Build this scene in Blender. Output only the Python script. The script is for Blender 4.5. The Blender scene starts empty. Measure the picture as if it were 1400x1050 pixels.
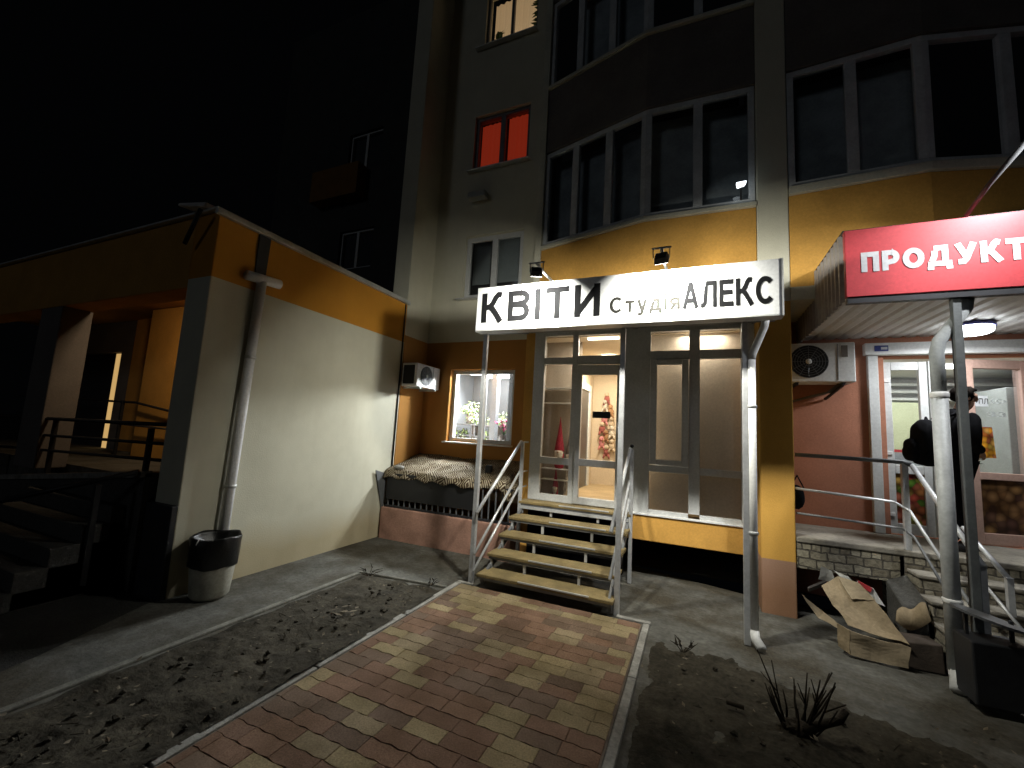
import bpy, bmesh, math, random
from mathutils import Vector, Matrix, noise
R_ = math.radians
random.seed(7)
sc = bpy.context.scene
COL = sc.collection
# ------------------------------------------------------------------ camera, sky, exposure
cam = bpy.data.cameras.new("camera")
cam.sensor_width = 36.0
cam.lens = 570.95 / 1400 * 36
cam.clip_start = .05
cam.clip_end = 500
co = bpy.data.objects.new("camera", cam)
COL.objects.link(co)
RR = ((0.91581, 0.00422, -0.40162), (0.39783, 0.12731, 0.90859), (0.05497, -0.99186, 0.11490))
m = Matrix(((RR[0][0], -RR[0][1], -RR[0][2], 0), (RR[1][0], -RR[1][1], -RR[1][2], 0), (RR[2][0], -RR[2][1], -RR[2][2], 1.75), (0, 0, 0, 1)))
co.matrix_world = m
sc.camera = co
w = bpy.data.worlds.new("World")
sc.world = w
w.use_nodes = True
bg = w.node_tree.nodes["Background"]
bg.inputs[0].default_value = (0.75, 0.85, 1.0, 1)
bg.inputs[1].default_value = 0.0006          # moonless city night
sc.view_settings.view_transform = 'Standard'
sc.view_settings.look = 'None'
sc.view_settings.exposure = 0.4
sc.view_settings.gamma = 1
sc.cycles.use_denoising = True
sc.cycles.max_bounces = 7
sc.cycles.sample_clamp_indirect = 4
FLOOD_W = (48.0, 58.0)
# faint far-off town light falling from behind the camera
su = bpy.data.lights.new('sun', 'SUN'); su.energy = .035; su.angle = R_(12); su.color = (.85, .92, 1)
so = bpy.data.objects.new('sun', su); COL.objects.link(so)
so.rotation_euler = (R_(74), 0, R_(-20))

# ------------------------------------------------------------------ helpers
def nt(name):
    mt = bpy.data.materials.new(name)
    mt.use_nodes = True
    n = mt.node_tree.nodes
    return mt, n, mt.node_tree.links, n["Principled BSDF"]

def setin(nd, k, v):
    nd.inputs[k].default_value = v

def c4(c):
    return (c[0], c[1], c[2], 1)

def obj_coord(n, l, scale=None):
    tc = n.new('ShaderNodeTexCoord')
    if scale is None:
        return tc.outputs['Object']
    mp = n.new('ShaderNodeMapping')
    mp.inputs['Scale'].default_value = scale
    l.new(tc.outputs['Object'], mp.inputs['Vector'])
    return mp.outputs['Vector']

def noise_node(n, l, vec, scale, detail=4, rough=.6):
    t = n.new('ShaderNodeTexNoise')
    setin(t, 'Scale', scale)
    setin(t, 'Detail', detail)
    setin(t, 'Roughness', rough)
    l.new(vec, t.inputs['Vector'])
    return t

def ramp(n, l, fac, stops):
    r = n.new('ShaderNodeValToRGB')
    e = r.color_ramp.elements
    e[0].position, e[0].color = stops[0][0], c4(stops[0][1])
    e[1].position, e[1].color = stops[-1][0], c4(stops[-1][1])
    for p, c in stops[1:-1]:
        k = e.new(p)
        k.color = c4(c)
    l.new(fac, r.inputs[0])
    return r.outputs[0]

def mixc(n, l, fac, a, b, mode='MIX'):
    x = n.new('ShaderNodeMix')
    x.data_type = 'RGBA'
    x.blend_type = mode
    for k, v in ((0, fac), (6, a), (7, b)):
        if hasattr(v, 'is_linked') or hasattr(v, 'links'):
            l.new(v, x.inputs[k])
        elif isinstance(v, (tuple, list)):
            x.inputs[k].default_value = c4(v)
        else:
            x.inputs[k].default_value = v
    return x.outputs[2]

def mul(c, k):
    return tuple(x * k for x in c)

def bump(n, l, p, vec, scale, strength, dist=.01, detail=6):
    t = noise_node(n, l, vec, scale, detail, .65)
    b = n.new('ShaderNodeBump')
    setin(b, 'Strength', strength)
    setin(b, 'Distance', dist)
    l.new(t.outputs[0], b.inputs['Height'])
    l.new(b.outputs[0], p.inputs['Normal'])

def mat(name, col, rough=.8, metal=0., var=.25, vscale=3., bscale=60., bstr=.0, spec=.4, var2=.12, v2scale=40.):
    mt, n, l, p = nt(name)
    v = obj_coord(n, l)
    t = noise_node(n, l, v, vscale)
    t2 = noise_node(n, l, v, v2scale, 3)
    a = ramp(n, l, t.outputs[0], [(.3, mul(col, 1 - var)), (.7, mul(col, 1 + var * .6))])
    b = ramp(n, l, t2.outputs[0], [(.3, (1 - var2,) * 3), (.7, (1 + var2 * .5,) * 3)])
    l.new(mixc(n, l, 1., a, b, 'MULTIPLY'), p.inputs['Base Color'])
    setin(p, 'Roughness', rough)
    setin(p, 'Metallic', metal)
    setin(p, 'Specular IOR Level', spec)
    if bstr:
        bump(n, l, p, v, bscale, bstr)
    return mt

def banded(name, bands, rough=.9, bstr=.35, bscale=70):
    """paint bands by height above the ground: [(z_top, colour), ...]"""
    mt, n, l, p = nt(name)
    v = obj_coord(n, l)
    sx = n.new('ShaderNodeSeparateXYZ')
    l.new(v, sx.inputs[0])
    cur = bands[0][1]
    prev = bands[0][0]
    for zt, c in bands[1:]:
        g = n.new('ShaderNodeMath')
        g.operation = 'GREATER_THAN'
        l.new(sx.outputs[2], g.inputs[0])
        g.inputs[1].default_value = prev
        cur = mixc(n, l, g.outputs[0], cur, c)
        prev = zt
    t = noise_node(n, l, v, 1.7, 6, .65)
    b = ramp(n, l, t.outputs[0], [(.3, (.9, .895, .88)), (.7, (1.04, 1.04, 1.04))])
    cur = mixc(n, l, 1., cur, b, 'MULTIPLY')
    st = noise_node(n, l, obj_coord(n, l, (9, 9, .7)), 1.0, 5, .7)      # rain streaks
    b2 = ramp(n, l, st.outputs[0], [(.36, (.84, .83, .8)), (.55, (1, 1, 1))])
    cur = mixc(n, l, .15, cur, mixc(n, l, 1., cur, b2, 'MULTIPLY'))
    gr = noise_node(n, l, v, 160, 2)
    b3 = ramp(n, l, gr.outputs[0], [(.3, (.85,) * 3), (.7, (1.06,) * 3)])
    cur = mixc(n, l, 1., cur, b3, 'MULTIPLY')
    # dirt splashed low on the wall
    dz = n.new('ShaderNodeMath'); dz.operation = 'MULTIPLY_ADD'
    l.new(t.outputs[0], dz.inputs[0]); dz.inputs[1].default_value = -.45
    l.new(sx.outputs[2], dz.inputs[2])
    d = ramp(n, l, dz.outputs[0], [(0., (.72, .60, .42)), (.35, (1, 1, 1))])
    cur = mixc(n, l, .7, cur, mixc(n, l, 1., cur, d, 'MULTIPLY'))
    l.new(cur, p.inputs['Base Color'])
    setin(p, 'Roughness', rough)
    setin(p, 'Specular IOR Level', .2)
    bump(n, l, p, v, bscale, bstr, .006)
    return mt

def emat(name, col, strength, base=(.8, .8, .8)):
    mt, n, l, p = nt(name)
    setin(p, 'Base Color', c4(base))
    setin(p, 'Emission Color', c4(col))
    setin(p, 'Emission Strength', strength)
    return mt

def glassmat(name, tint=(.93, .95, .95), dirt=.04):
    mt, n, l, p = nt(name)
    n.remove(p)
    out = n['Material Output']
    tr = n.new('ShaderNodeBsdfTransparent'); setin(tr, 'Color', c4(tint))
    gl = n.new('ShaderNodeBsdfGlossy'); setin(gl, 'Roughness', .02)
    fr = n.new('ShaderNodeFresnel'); setin(fr, 'IOR', 1.45)
    mx = n.new('ShaderNodeMixShader')
    l.new(fr.outputs[0], mx.inputs[0]); l.new(tr.outputs[0], mx.inputs[1]); l.new(gl.outputs[0], mx.inputs[2])
    df = n.new('ShaderNodeBsdfDiffuse'); setin(df, 'Color', (.5, .5, .48, 1))
    m2 = n.new('ShaderNodeMixShader')
    t = noise_node(n, l, obj_coord(n, l), 5, 5)
    mm = n.new('ShaderNodeMath'); mm.operation = 'MULTIPLY'
    l.new(t.outputs[0], mm.inputs[0]); mm.inputs[1].default_value = dirt * 2
    l.new(mm.outputs[0], m2.inputs[0]); l.new(mx.outputs[0], m2.inputs[1]); l.new(df.outputs[0], m2.inputs[2])
    l.new(m2.outputs[0], out.inputs[0])
    return mt

class MB:
    def __init__(s):
        s.bm = bmesh.new()
    def face(s, pts):
        try:
            return s.bm.faces.new([s.bm.verts.new(Vector(p)) for p in pts])
        except ValueError:
            return None
    def hexa(s, p):
        v = [s.bm.verts.new(Vector(q)) for q in p]
        for f in ((0, 3, 2, 1), (4, 5, 6, 7), (0, 1, 5, 4), (1, 2, 6, 5), (2, 3, 7, 6), (3, 0, 4, 7)):
            s.bm.faces.new([v[i] for i in f])
        return s
    def box(s, x0, x1, y0, y1, z0, z1):
        return s.hexa([(x0, y0, z0), (x1, y0, z0), (x1, y1, z0), (x0, y1, z0), (x0, y0, z1), (x1, y0, z1), (x1, y1, z1), (x0, y1, z1)])
    def ob(s, o, u, n, u0, u1, d0, d1, z0, z1):
        """box in a wall's own frame: u along it, n out of it"""
        o, u, n = Vector(o), Vector(u), Vector(n)
        P = lambda a, d, z: o + u * a + n * d + Vector((0, 0, z))
        q = [P(u0, d1, z0), P(u1, d1, z0), P(u1, d0, z0), P(u0, d0, z0), P(u0, d1, z1), P(u1, d1, z1), P(u1, d0, z1), P(u0, d0, z1)]
        return s.hexa(q)
    def pane(s, o, u, n, a, c, e, f, d=0.):
        o, u, n = Vector(o), Vector(u), Vector(n)
        P = lambda q, z: o + u * q + n * d + Vector((0, 0, z))
        s.face([P(a, e), P(c, e), P(c, f), P(a, f)])
        return s
    def tube(s, pts, r, n=10, r2=None, cap=True):
        pts = [Vector(p) for p in pts]
        rings = []
        N = len(pts)
        e1 = None
        for i, p in enumerate(pts):
            d = (pts[min(i + 1, N - 1)] - pts[max(i - 1, 0)]).normalized()
            if e1 is None:
                q = Vector((0, 0, 1)) if abs(d.z) < .9 else Vector((1, 0, 0))
                e1 = d.cross(q).normalized()
            else:
                e1 = (e1 - d * e1.dot(d)).normalized()
            e2 = d.cross(e1)
            rr = r if r2 is None else r + (r2 - r) * i / (N - 1)
            rings.append([s.bm.verts.new(p + (e1 * math.cos(6.28318 * k / n) + e2 * math.sin(6.28318 * k / n)) * rr) for k in range(n)])
        for a, b in zip(rings, rings[1:]):
            for k in range(n):
                s.bm.faces.new((a[k], a[(k + 1) % n], b[(k + 1) % n], b[k]))
        if cap:
            s.bm.faces.new(rings[0][::-1]); s.bm.faces.new(rings[-1])
        return s
    def bar(s, a, b, wd, hg, up=(0, 0, 1)):
        """square bar from a to b"""
        a, b = Vector(a), Vector(b)
        d = (b - a).normalized(); up = Vector(up)
        if abs(d.dot(up)) > .95: up = Vector((0, 1, 0))
        e1 = d.cross(up).normalized(); e2 = e1.cross(d)
        q = []
        for p in (a, b):
            for i, j in ((-1, -1), (1, -1), (1, 1), (-1, 1)):
                q.append(p + e1 * (i * wd / 2) + e2 * (j * hg / 2))
        return s.hexa(q)
    def prism(s, poly, z0, z1):
        n = len(poly)
        a = [s.bm.verts.new((x, y, z0)) for x, y in poly]
        b = [s.bm.verts.new((x, y, z1)) for x, y in poly]
        s.bm.faces.new(a[::-1]); s.bm.faces.new(b)
        for i in range(n):
            s.bm.faces.new((a[i], a[(i + 1) % n], b[(i + 1) % n], b[i]))
        return s
    def lathe(s, c, prof, n=24):
        c = Vector(c); rings = []
        for r, z in prof:
            rings.append([s.bm.verts.new(c + Vector((r * math.cos(6.28318 * k / n), r * math.sin(6.28318 * k / n), z))) for k in range(n)])
        for a, b in zip(rings, rings[1:]):
            for k in range(n):
                s.bm.faces.new((a[k], a[(k + 1) % n], b[(k + 1) % n], b[k]))
        s.bm.faces.new(rings[0][::-1]); s.bm.faces.new(rings[-1])
        return s
    def ball(s, c, r, sub=1, scale=(1, 1, 1), jit=0.):
        ret = bmesh.ops.create_icosphere(s.bm, subdivisions=sub, radius=1)
        for v in ret['verts']:
            k = 1 + random.uniform(-jit, jit)
            v.co = Vector(c) + Vector((v.co.x * scale[0], v.co.y * scale[1], v.co.z * scale[2])) * r * k
        return s
    def build(s, name, m_, parent=None, smooth=False, bevel=0., solid=0., weld=False):
        if weld:
            bmesh.ops.remove_doubles(s.bm, verts=s.bm.verts, dist=1e-5)
        bmesh.ops.recalc_face_normals(s.bm, faces=s.bm.faces)
        me = bpy.data.meshes.new(name)
        s.bm.to_mesh(me); s.bm.free()
        me.materials.append(m_)
        if smooth:
            for p in me.polygons: p.use_smooth = True
        o = bpy.data.objects.new(name, me)
        COL.objects.link(o)
        if parent is not None:
            o.parent = parent
            o.matrix_parent_inverse = world_inv(parent)
        if solid:
            md = o.modifiers.new("solid", 'SOLIDIFY'); md.thickness = solid; md.offset = 0
        if bevel:
            md = o.modifiers.new("bevel", 'BEVEL'); md.width = bevel; md.segments = 2; md.limit_method = 'ANGLE'; md.angle_limit = R_(40)
        return o

def world_inv(o):
    """all meshes hold world coordinates; only things' empties carry a location"""
    t = Vector((0, 0, 0))
    if o.parent is None and o.type == 'EMPTY':
        t = o.location.copy()
    return Matrix.Translation(-t)

def tag(o, label=None, cat=None, group=None, kind=None):
    if label: o['label'] = label
    if cat: o['category'] = cat
    if group: o['group'] = group
    if kind: o['kind'] = kind
    return o

def thing(name, label, cat, loc=(0, 0, 0), group=None):
    o = bpy.data.objects.new(name, None)
    o.empty_display_size = .1
    COL.objects.link(o)
    o.location = loc
    return tag(o, label, cat, group)

def arc(cx, cy, rx, ry, a0, a1, n=14):
    return [(cx + rx * math.cos(R_(a0 + (a1 - a0) * k / n)), cy + ry * math.sin(R_(a0 + (a1 - a0) * k / n))) for k in range(n + 1)]
def glyph(ch, w):
    """centre-line strokes of a sans letter, cap height 1: (advance width, strokes)"""
    h = w / 2
    S = [(h, 0), (h, 1)]
    if ch == 'К': return .76, [S, [(w * .6, .5), (.30, .53), (.40, .64), (.50, .84), (.58, .95 - h * .3), (.70, 1 - h)], [(.28, .55), (.42, .42), (.70, 0)]]
    if ch == 'В': return .74, [S, [(h, 1 - h), (.42, 1 - h)] + arc(.42, .765 - h * .25, .23, .235 - h * .75, 90, -90) + [(h, .53)], [(h, .53), (.44, .53)] + arc(.44, .265 + h * .5, .30 - h, .265 - h * .5, 90, -90) + [(h, h)]]
    if ch in 'Іі':
        return (w, [S]) if ch == 'І' else (w, [[(h, 0), (h, .72)], [(h, .85), (h, 1.)]])
    if ch == 'Т': return .72, [[(0, 1 - h), (.72, 1 - h)], [(.36, 0), (.36, 1 - w)]]
    if ch == 'И': return .76, [S, [(.76 - h, 0), (.76 - h, 1)], [(h, h * 1.2), (.76 - h, 1 - h * 1.2)]]
    if ch == 'А': return .76, [[(h * .9, 0), (.38, 1 - h * .1)], [(.76 - h * .9, 0), (.38, 1 - h * .1)], [(.17, .30), (.59, .30)]]
    if ch == 'Л': return .74, [[(.74 - h, 0), (.74 - h, 1)], [(.22, 1 - h), (.74 - w, 1 - h)], [(.25, 1 - w), (.23, .5), (.19, .17), (.12, h), (0, h)]]
    if ch == 'Е': return .64, [S, [(w, 1 - h), (.64, 1 - h)], [(w, .52), (.60, .52)], [(w, h), (.64, h)]]
    if ch == 'С': return .78, [arc(.40, .5, .40 - h, .5 - h, 42, 318, 22)]
    if ch == 'О': return .84, [arc(.42, .5, .42 - h, .5 - h, 0, 360, 30)]
    if ch == 'П': return .74, [S, [(.74 - h, 0), (.74 - h, 1)], [(w, 1 - h), (.74 - w, 1 - h)]]
    if ch == 'Р': return .70, [S, [(h, 1 - h), (.40, 1 - h)] + arc(.40, .69 - h * .3, .30 - h, .31 - h * .7, 90, -90) + [(h, .38)]]
    if ch == 'Д': return .90, [[(.78 - h, w), (.78 - h, 1)], [(.24, 1 - h), (.78 - w, 1 - h)], [(.27, 1 - w), (.25, .5), (.16, w)], [(0, h + w * .0), (.90, h)], [(h * .8, -.16), (h * .8, 0)], [(.90 - h * .8, -.16), (.90 - h * .8, 0)]]
    if ch == 'У': return .78, [[(h * .8, 1), (.40, .34)], [(.78 - h * .8, 1), (.40, .25), (.30, h), (.10, h)]]
    if ch == 'т': return .54, [[(0, .72 - h), (.54, .72 - h)], [(.27, 0), (.27, .72 - w)]]
    if ch == 'у': return .58, [[(h, .72), (.29, .06)], [(.58 - h, .72), (.27, -.12), (.18, -.24 + h), (.06, -.24 + h)]]
    if ch == 'д': return .66, [[(.56 - h, w), (.56 - h, .72)], [(.18, .72 - h), (.56 - w, .72 - h)], [(.2, .72 - w), (.18, .35), (.12, w)], [(0, h), (.66, h)], [(h * .8, -.17), (h * .8, 0)], [(.66 - h * .8, -.17), (.66 - h * .8, 0)]]
    if ch == 'я': return .56, [[(.56 - h, 0), (.56 - h, .72)], [(.56 - w, .72 - h), (.24, .72 - h)] + arc(.24, .53 - h * .4, .24 - h, .20 - h * .6, 90, 270, 10) + [(.56 - w, .33)], [(.30, .33), (h * .8, 0)]]
    if ch == 'З': return .62, [arc(.30, .74, .30 - h, .26 - h, 150, -85, 12), arc(.30, .27, .32 - h, .27 - h, 85, -150, 12)]
    if ch == '+': return .6, [[(0, .45), (.6, .45)], [(.3, .15), (.3, .42)], [(.3, .48), (.3, .75)]]
    return .3, []
def stroke(b, pts, w, f, d):
    pts = [Vector(p) for p in pts]
    N = len(pts); L, Rr = [], []
    for i, p in enumerate(pts):
        t0 = (pts[i] - pts[i - 1]).normalized() if i else (pts[1] - pts[0]).normalized()
        t1 = (pts[i + 1] - pts[i]).normalized() if i < N - 1 else t0
        if i == 0: t0 = t1
        t = (t0 + t1).normalized(); nn = Vector((-t.y, t.x))
        k = min(1.6, 1 / max(.3, nn.dot(Vector((-t0.y, t0.x)))))
        L.append(p + nn * (w / 2 * k)); Rr.append(p - nn * (w / 2 * k))
    for i in range(N - 1):
        b.face([f(L[i], d), f(Rr[i], d), f(Rr[i + 1], d), f(L[i + 1], d)])
def text(name, body, x0, x1, z0, z1, y, m_, parent, wt=.16, gap=.13, ext=.003):
    """painted lettering: letters of cap height z0..z1 filling x0..x1, 3 mm proud of the board"""
    tot = sum(glyph(c, wt)[0] for c in body) + gap * (len(body) - 1)
    kx = (x1 - x0) / tot; kz = z1 - z0
    b = MB(); u = 0.; n = 0
    for c in body:
        a, st = glyph(c, wt)
        for q in st:
            n += 1
            stroke(b, q, wt, lambda p, d, u=u: Vector((x0 + (u + p.x) * kx, y - ext - d, z0 + p.y * kz)), (n % 4) * .0004)
        u += a + gap
    return b.build(name, m_, parent)

def area(name, loc, target, power, sx, sy, col=(1, 1, 1), parent=None, spread=180):
    la = bpy.data.lights.new(name, 'AREA')
    la.shape = 'RECTANGLE'; la.size = sx; la.size_y = sy
    la.energy = power; la.color = col
    la.spread = R_(spread)
    o = bpy.data.objects.new(name, la)
    COL.objects.link(o)
    d = Vector(target) - Vector(loc)
    o.matrix_world = Matrix.Translation(Vector(loc)) @ d.to_track_quat('-Z', 'Y').to_matrix().to_4x4()
    if parent is not None:
        o.parent = parent; o.matrix_parent_inverse = world_inv(parent)
    return o

# ------------------------------------------------------------------ materials
CREAM = (.63, .61, .49); ORANGE = (.60, .30, .045); PINK = (.40, .24, .19)
M = {}
M['annex'] = banded('annex stucco', [(3.19, CREAM), (9, (.56, .25, .03))])
M['wall'] = banded('building stucco', [(3.32, (.42, .20, .05)), (20, CREAM)])
M['pillar'] = banded('pillar stucco', [(.555, (.36, .22, .155)), (3.40, (.62, .345, .075)), (20, CREAM)])
M['yellow'] = mat('yellow stucco', (.60, .325, .075), .9, 0, .18, 2, 70, .3, .2)
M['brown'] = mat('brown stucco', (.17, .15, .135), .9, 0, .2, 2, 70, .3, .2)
M['cream'] = mat('cream stucco', CREAM, .9, 0, .15, 2, 70, .3, .2)
M['pink'] = mat('pink stucco', (.42, .24, .18), .9, 0, .3, 4, 60, .5, .2)
M['red_wall'] = mat('terracotta stucco', (.43, .19, .12), .9, 0, .15, 2, 80, .3, .2)
M['dim_orange'] = mat('dim orange stucco', (.52, .27, .06), .9, 0, .15, 2, 80, .3, .2)
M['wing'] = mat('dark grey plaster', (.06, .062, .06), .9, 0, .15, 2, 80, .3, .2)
M['grey_wall'] = mat('grey plaster', (.36, .38, .38), .9, 0, .15, 2, 80, .3, .2)
M['mauve'] = mat('mauve plaster', (.15, .135, .125), .9, 0, .15, 2, 80, .3, .2)
M['pvc'] = mat('white plastic frame', (.60, .61, .60), .45, 0, .1, 4, 30, 0, .4)
M['pvc_brown'] = mat('pale brown plastic frame', (.50, .33, .27), .5, 0, .1, 4, 30, 0, .4)
M['glass'] = glassmat('window glass')
M['glass_up'] = glassmat('clean window glass', dirt=.003)
M['pvc_dim'] = mat('weathered grey window frame', (.58, .60, .61), .6, 0, .2, 4, 30, 0, .3)
M['steel'] = mat('silver painted steel', (.55, .56, .57), .38, .35, .15, 8, 90, .05, .5)
M['galv'] = mat('galvanised sheet', (.60, .61, .60), .42, .5, .2, 6, 90, .05, .5)
M['white_metal'] = mat('white coated sheet', (.74, .74, .72), .5, 0, .1, 3, 60, .03, .4)
M['pipe'] = mat('white plastic pipe', (.85, .85, .86), .45, 0, .06, 3, 60, .03, .4)
M['galv2'] = mat('dull grey pipe', (.50, .52, .52), .55, .1, .25, 4, 70, .1, .4)
M['dark_metal'] = mat('dark painted metal', (.035, .036, .04), .5, .3, .2, 8, 90, .1, .4)
M['grey_metal'] = mat('grey painted metal', (.16, .165, .17), .5, .3, .2, 8, 90, .1, .4)
M['black'] = mat('black plastic', (.012, .012, .013), .55, 0, .2, 8, 60, .05, .4)
M['concrete'] = mat('worn concrete', (.135, .132, .115), .93, 0, .35, 2.5, 45, .6, .2, .3, 22)
def dirt_over(name, col, dirt, sc_, lo, hi):
    mt = mat(name, col, .93, 0, .35, 2.5, 45, .6, .2, .3, 22)
    n, l = mt.node_tree.nodes, mt.node_tree.links
    p = n["Principled BSDF"]
    src = p.inputs['Base Color'].links[0].from_socket
    v = obj_coord(n, l)
    t = noise_node(n, l, v, sc_, 7, .7)
    f = ramp(n, l, t.outputs[0], [(lo, (0, 0, 0)), (hi, (1, 1, 1))])
    t2 = noise_node(n, l, v, 60, 4)
    dc = ramp(n, l, t2.outputs[0], [(.3, mul(dirt, .6)), (.7, mul(dirt, 1.25))])
    l.new(mixc(n, l, f, src, dc), p.inputs['Base Color'])
    return mt
M['concrete'] = dirt_over('dirty worn concrete', (.118, .115, .10), (.062, .054, .039), 1.3, .44, .60)
M['asphalt'] = mat('dark asphalt', (.085, .083, .077), .95, 0, .35, 1.6, 60, .7, .2, .3, 40)
M['kerb'] = mat('kerb concrete', (.30, .29, .26), .93, 0, .35, 5, 60, .6, .2, .25, 30)
M['soil'] = mat('bare soil', (.054, .047, .034), 1., 0, .5, 3, 40, 1., .1, .4, 30)
M['litter'] = mat('dry leaf litter', (.15, .125, .09), .95, 0, .5, 9, 40, .3, .1, .3, 60)
M['card'] = mat('brown cardboard', (.29, .225, .14), .9, 0, .22, 5, 60, .2, .2)
M['card2'] = mat('faded cardboard', (.33, .265, .175), .9, 0, .22, 5, 60, .2, .2)
M['plastic'] = mat('crumpled white plastic', (.62, .62, .60), .4, 0, .2, 12, 30, .4, .5)
M['red'] = mat('red sign film', (.56, .06, .07), .42, 0, .08, 2, 60, .0, .4)
M['signwhite'] = mat('white sign film', (.60, .61, .62), .5, 0, .05, 2, 60, .0, .3)
M['ink'] = mat('dark grey sign film', (.009, .0092, .010), .95, 0, .1, 4, 60, .0, .02)
M['ink2'] = mat('mid grey sign film', (.020, .0195, .018), .95, 0, .1, 4, 60, .0, .02)
M['warmwall'] = mat('warm beige interior wall', (.66, .56, .42), .85, 0, .08, 2, 60, .1, .2)
M['board'] = mat('beige display board', (.40, .34, .27), .85, 0, .12, 1.5, 60, .1, .2)
M['white_in'] = mat('white interior paint', (.72, .73, .72), .8, 0, .06, 2, 60, .05, .2)
M['floor_in'] = mat('tan laminate floor', (.48, .36, .20), .5, 0, .2, 4, 60, .05, .4)
M['leaf'] = mat('pale leaves', (.22, .30, .10), .7, 0, .5, 20, 60, .0, .3)
M['leafdark'] = mat('dark leaves', (.05, .10, .03), .7, 0, .5, 20, 60, .0, .3)
M['petal'] = mat('white petals', (.74, .74, .60), .7, 0, .2, 20, 60, .0, .3)
M['pinkpetal'] = mat('pink petals', (.70, .08, .25), .7, 0, .25, 20, 60, .0, .3)
M['pot'] = mat('grey ceramic pot', (.16, .13, .11), .6, 0, .2, 8, 60, .1, .4)
M['bark'] = mat('dark bark', (.035, .028, .02), .95, 0, .4, 20, 80, .6, .1)
M['cloth'] = mat('black cloth', (.016, .016, .018), 1, 0, .3, 10, 120, .4, .02)
M['cloth2'] = mat('charcoal cloth', (.013, .013, .015), 1, 0, .3, 10, 120, .4, .02)
M['skin'] = mat('skin', (.45, .26, .18), .6, 0, .08, 10, 120, .05, .4)
M['hair'] = mat('dark hair', (.008, .006, .005), 1, 0, .3, 60, 120, .6, .02)
M['gnome'] = mat('red felt', (.36, .04, .06), .95, 0, .2, 12, 90, .3, .1)
M['fur'] = mat('cream fur', (.62, .56, .47), .95, 0, .3, 40, 90, .8, .1)
M['greyfelt'] = mat('grey felt', (.20, .17, .15), .95, 0, .3, 12, 90, .3, .1)
M['net'] = mat('grey blue net curtain', (.40, .43, .45), .95, 0, .3, 3, 60, .3, .1)
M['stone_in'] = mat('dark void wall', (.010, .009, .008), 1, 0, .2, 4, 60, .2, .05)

def treads_mat():
    mt, n, l, p = nt('tan rubber tread')
    v = obj_coord(n, l)
    t = noise_node(n, l, v, 220, 3)
    t2 = noise_node(n, l, v, 5, 5)
    a = ramp(n, l, t.outputs[0], [(.32, (.06, .043, .016)), (.5, (.22, .16, .066)), (.68, (.36, .285, .14))])
    b = ramp(n, l, t2.outputs[0], [(.3, (.62, .62, .6)), (.65, (1.1, 1.1, 1.08))])
    l.new(mixc(n, l, 1., a, b, 'MULTIPLY'), p.inputs['Base Color'])
    setin(p, 'Roughness', .85)
    bump(n, l, p, v, 200, .5, .004)
    return mt
M['tread'] = treads_mat()

def stone_mat():
    mt, n, l, p = nt('rough stone cladding')
    v = obj_coord(n, l)
    mp = n.new('ShaderNodeMapping'); mp.inputs['Rotation'].default_value = (R_(90), 0, 0)
    l.new(v, mp.inputs[0])
    wz = noise_node(n, l, v, 6, 3)
    ad = mixc(n, l, .06, mp.outputs[0], wz.outputs['Color'], 'ADD')
    b = n.new('ShaderNodeTexBrick')
    setin(b, 'Scale', 1); setin(b, 'Brick Width', .15); setin(b, 'Row Height', .083); setin(b, 'Mortar Size', .008); setin(b, 'Mortar Smooth', .3)
    b.squash = .55; b.squash_frequency = 3; b.offset = .37
    setin(b, 'Color1', (.14, .12, .085, 1)); setin(b, 'Color2', (.36, .33, .25, 1)); setin(b, 'Mortar', (.085, .075, .06, 1))
    l.new(ad, b.inputs[0])
    t = noise_node(n, l, v, 25, 6)
    q = ramp(n, l, t.outputs[0], [(.3, (.6,) * 3), (.7, (1.15,) * 3)])
    l.new(mixc(n, l, 1., b.outputs[0], q, 'MULTIPLY'), p.inputs['Base Color'])
    setin(p, 'Roughness', .9)
    bp = n.new('ShaderNodeBump'); setin(bp, 'Strength', .9); setin(bp, 'Distance', .02)
    inv = n.new('ShaderNodeMath'); inv.operation = 'MULTIPLY_ADD'
    l.new(b.outputs[1], inv.inputs[0]); inv.inputs[1].default_value = -1
    l.new(t.outputs[0], inv.inputs[2])
    l.new(inv.outputs[0], bp.inputs['Height']); l.new(bp.outputs[0], p.inputs['Normal'])
    return mt
M['stone'] = stone_mat()

def carpet_mat():
    mt, n, l, p = nt('patterned carpet')
    v = obj_coord(n, l, (1, 1, 0.001))
    ch = n.new('ShaderNodeTexVoronoi'); ch.distance = 'MANHATTAN'; setin(ch, 'Scale', 5.2); setin(ch, 'Randomness', .35)
    l.new(v, ch.inputs[0])
    wv = n.new('ShaderNodeMath'); wv.operation = 'SINE'
    mm = n.new('ShaderNodeMath'); mm.operation = 'MULTIPLY'; mm.inputs[1].default_value = 30
    l.new(ch.outputs['Distance'], mm.inputs[0]); l.new(mm.outputs[0], wv.inputs[0])
    a = ramp(n, l, wv.outputs[0], [(.15, (.075, .05, .03)), (.3, (.36, .31, .22)), (.75, (.50, .45, .34))])
    t = noise_node(n, l, v, 7, 5)
    b = ramp(n, l, t.outputs[0], [(.35, (.5, .45, .36)), (.6, (1, 1, 1))])
    t2 = noise_node(n, l, v, 120, 2)
    d = ramp(n, l, t2.outputs[0], [(.3, (.6,) * 3), (.7, (1.1,) * 3)])
    l.new(mixc(n, l, 1., mixc(n, l, 1., a, b, 'MULTIPLY'), d, 'MULTIPLY'), p.inputs['Base Color'])
    setin(p, 'Roughness', 1); setin(p, 'Specular IOR Level', .1)
    bump(n, l, p, obj_coord(n, l), 130, .8, .006)
    return mt
M['carpet'] = carpet_mat()

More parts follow.
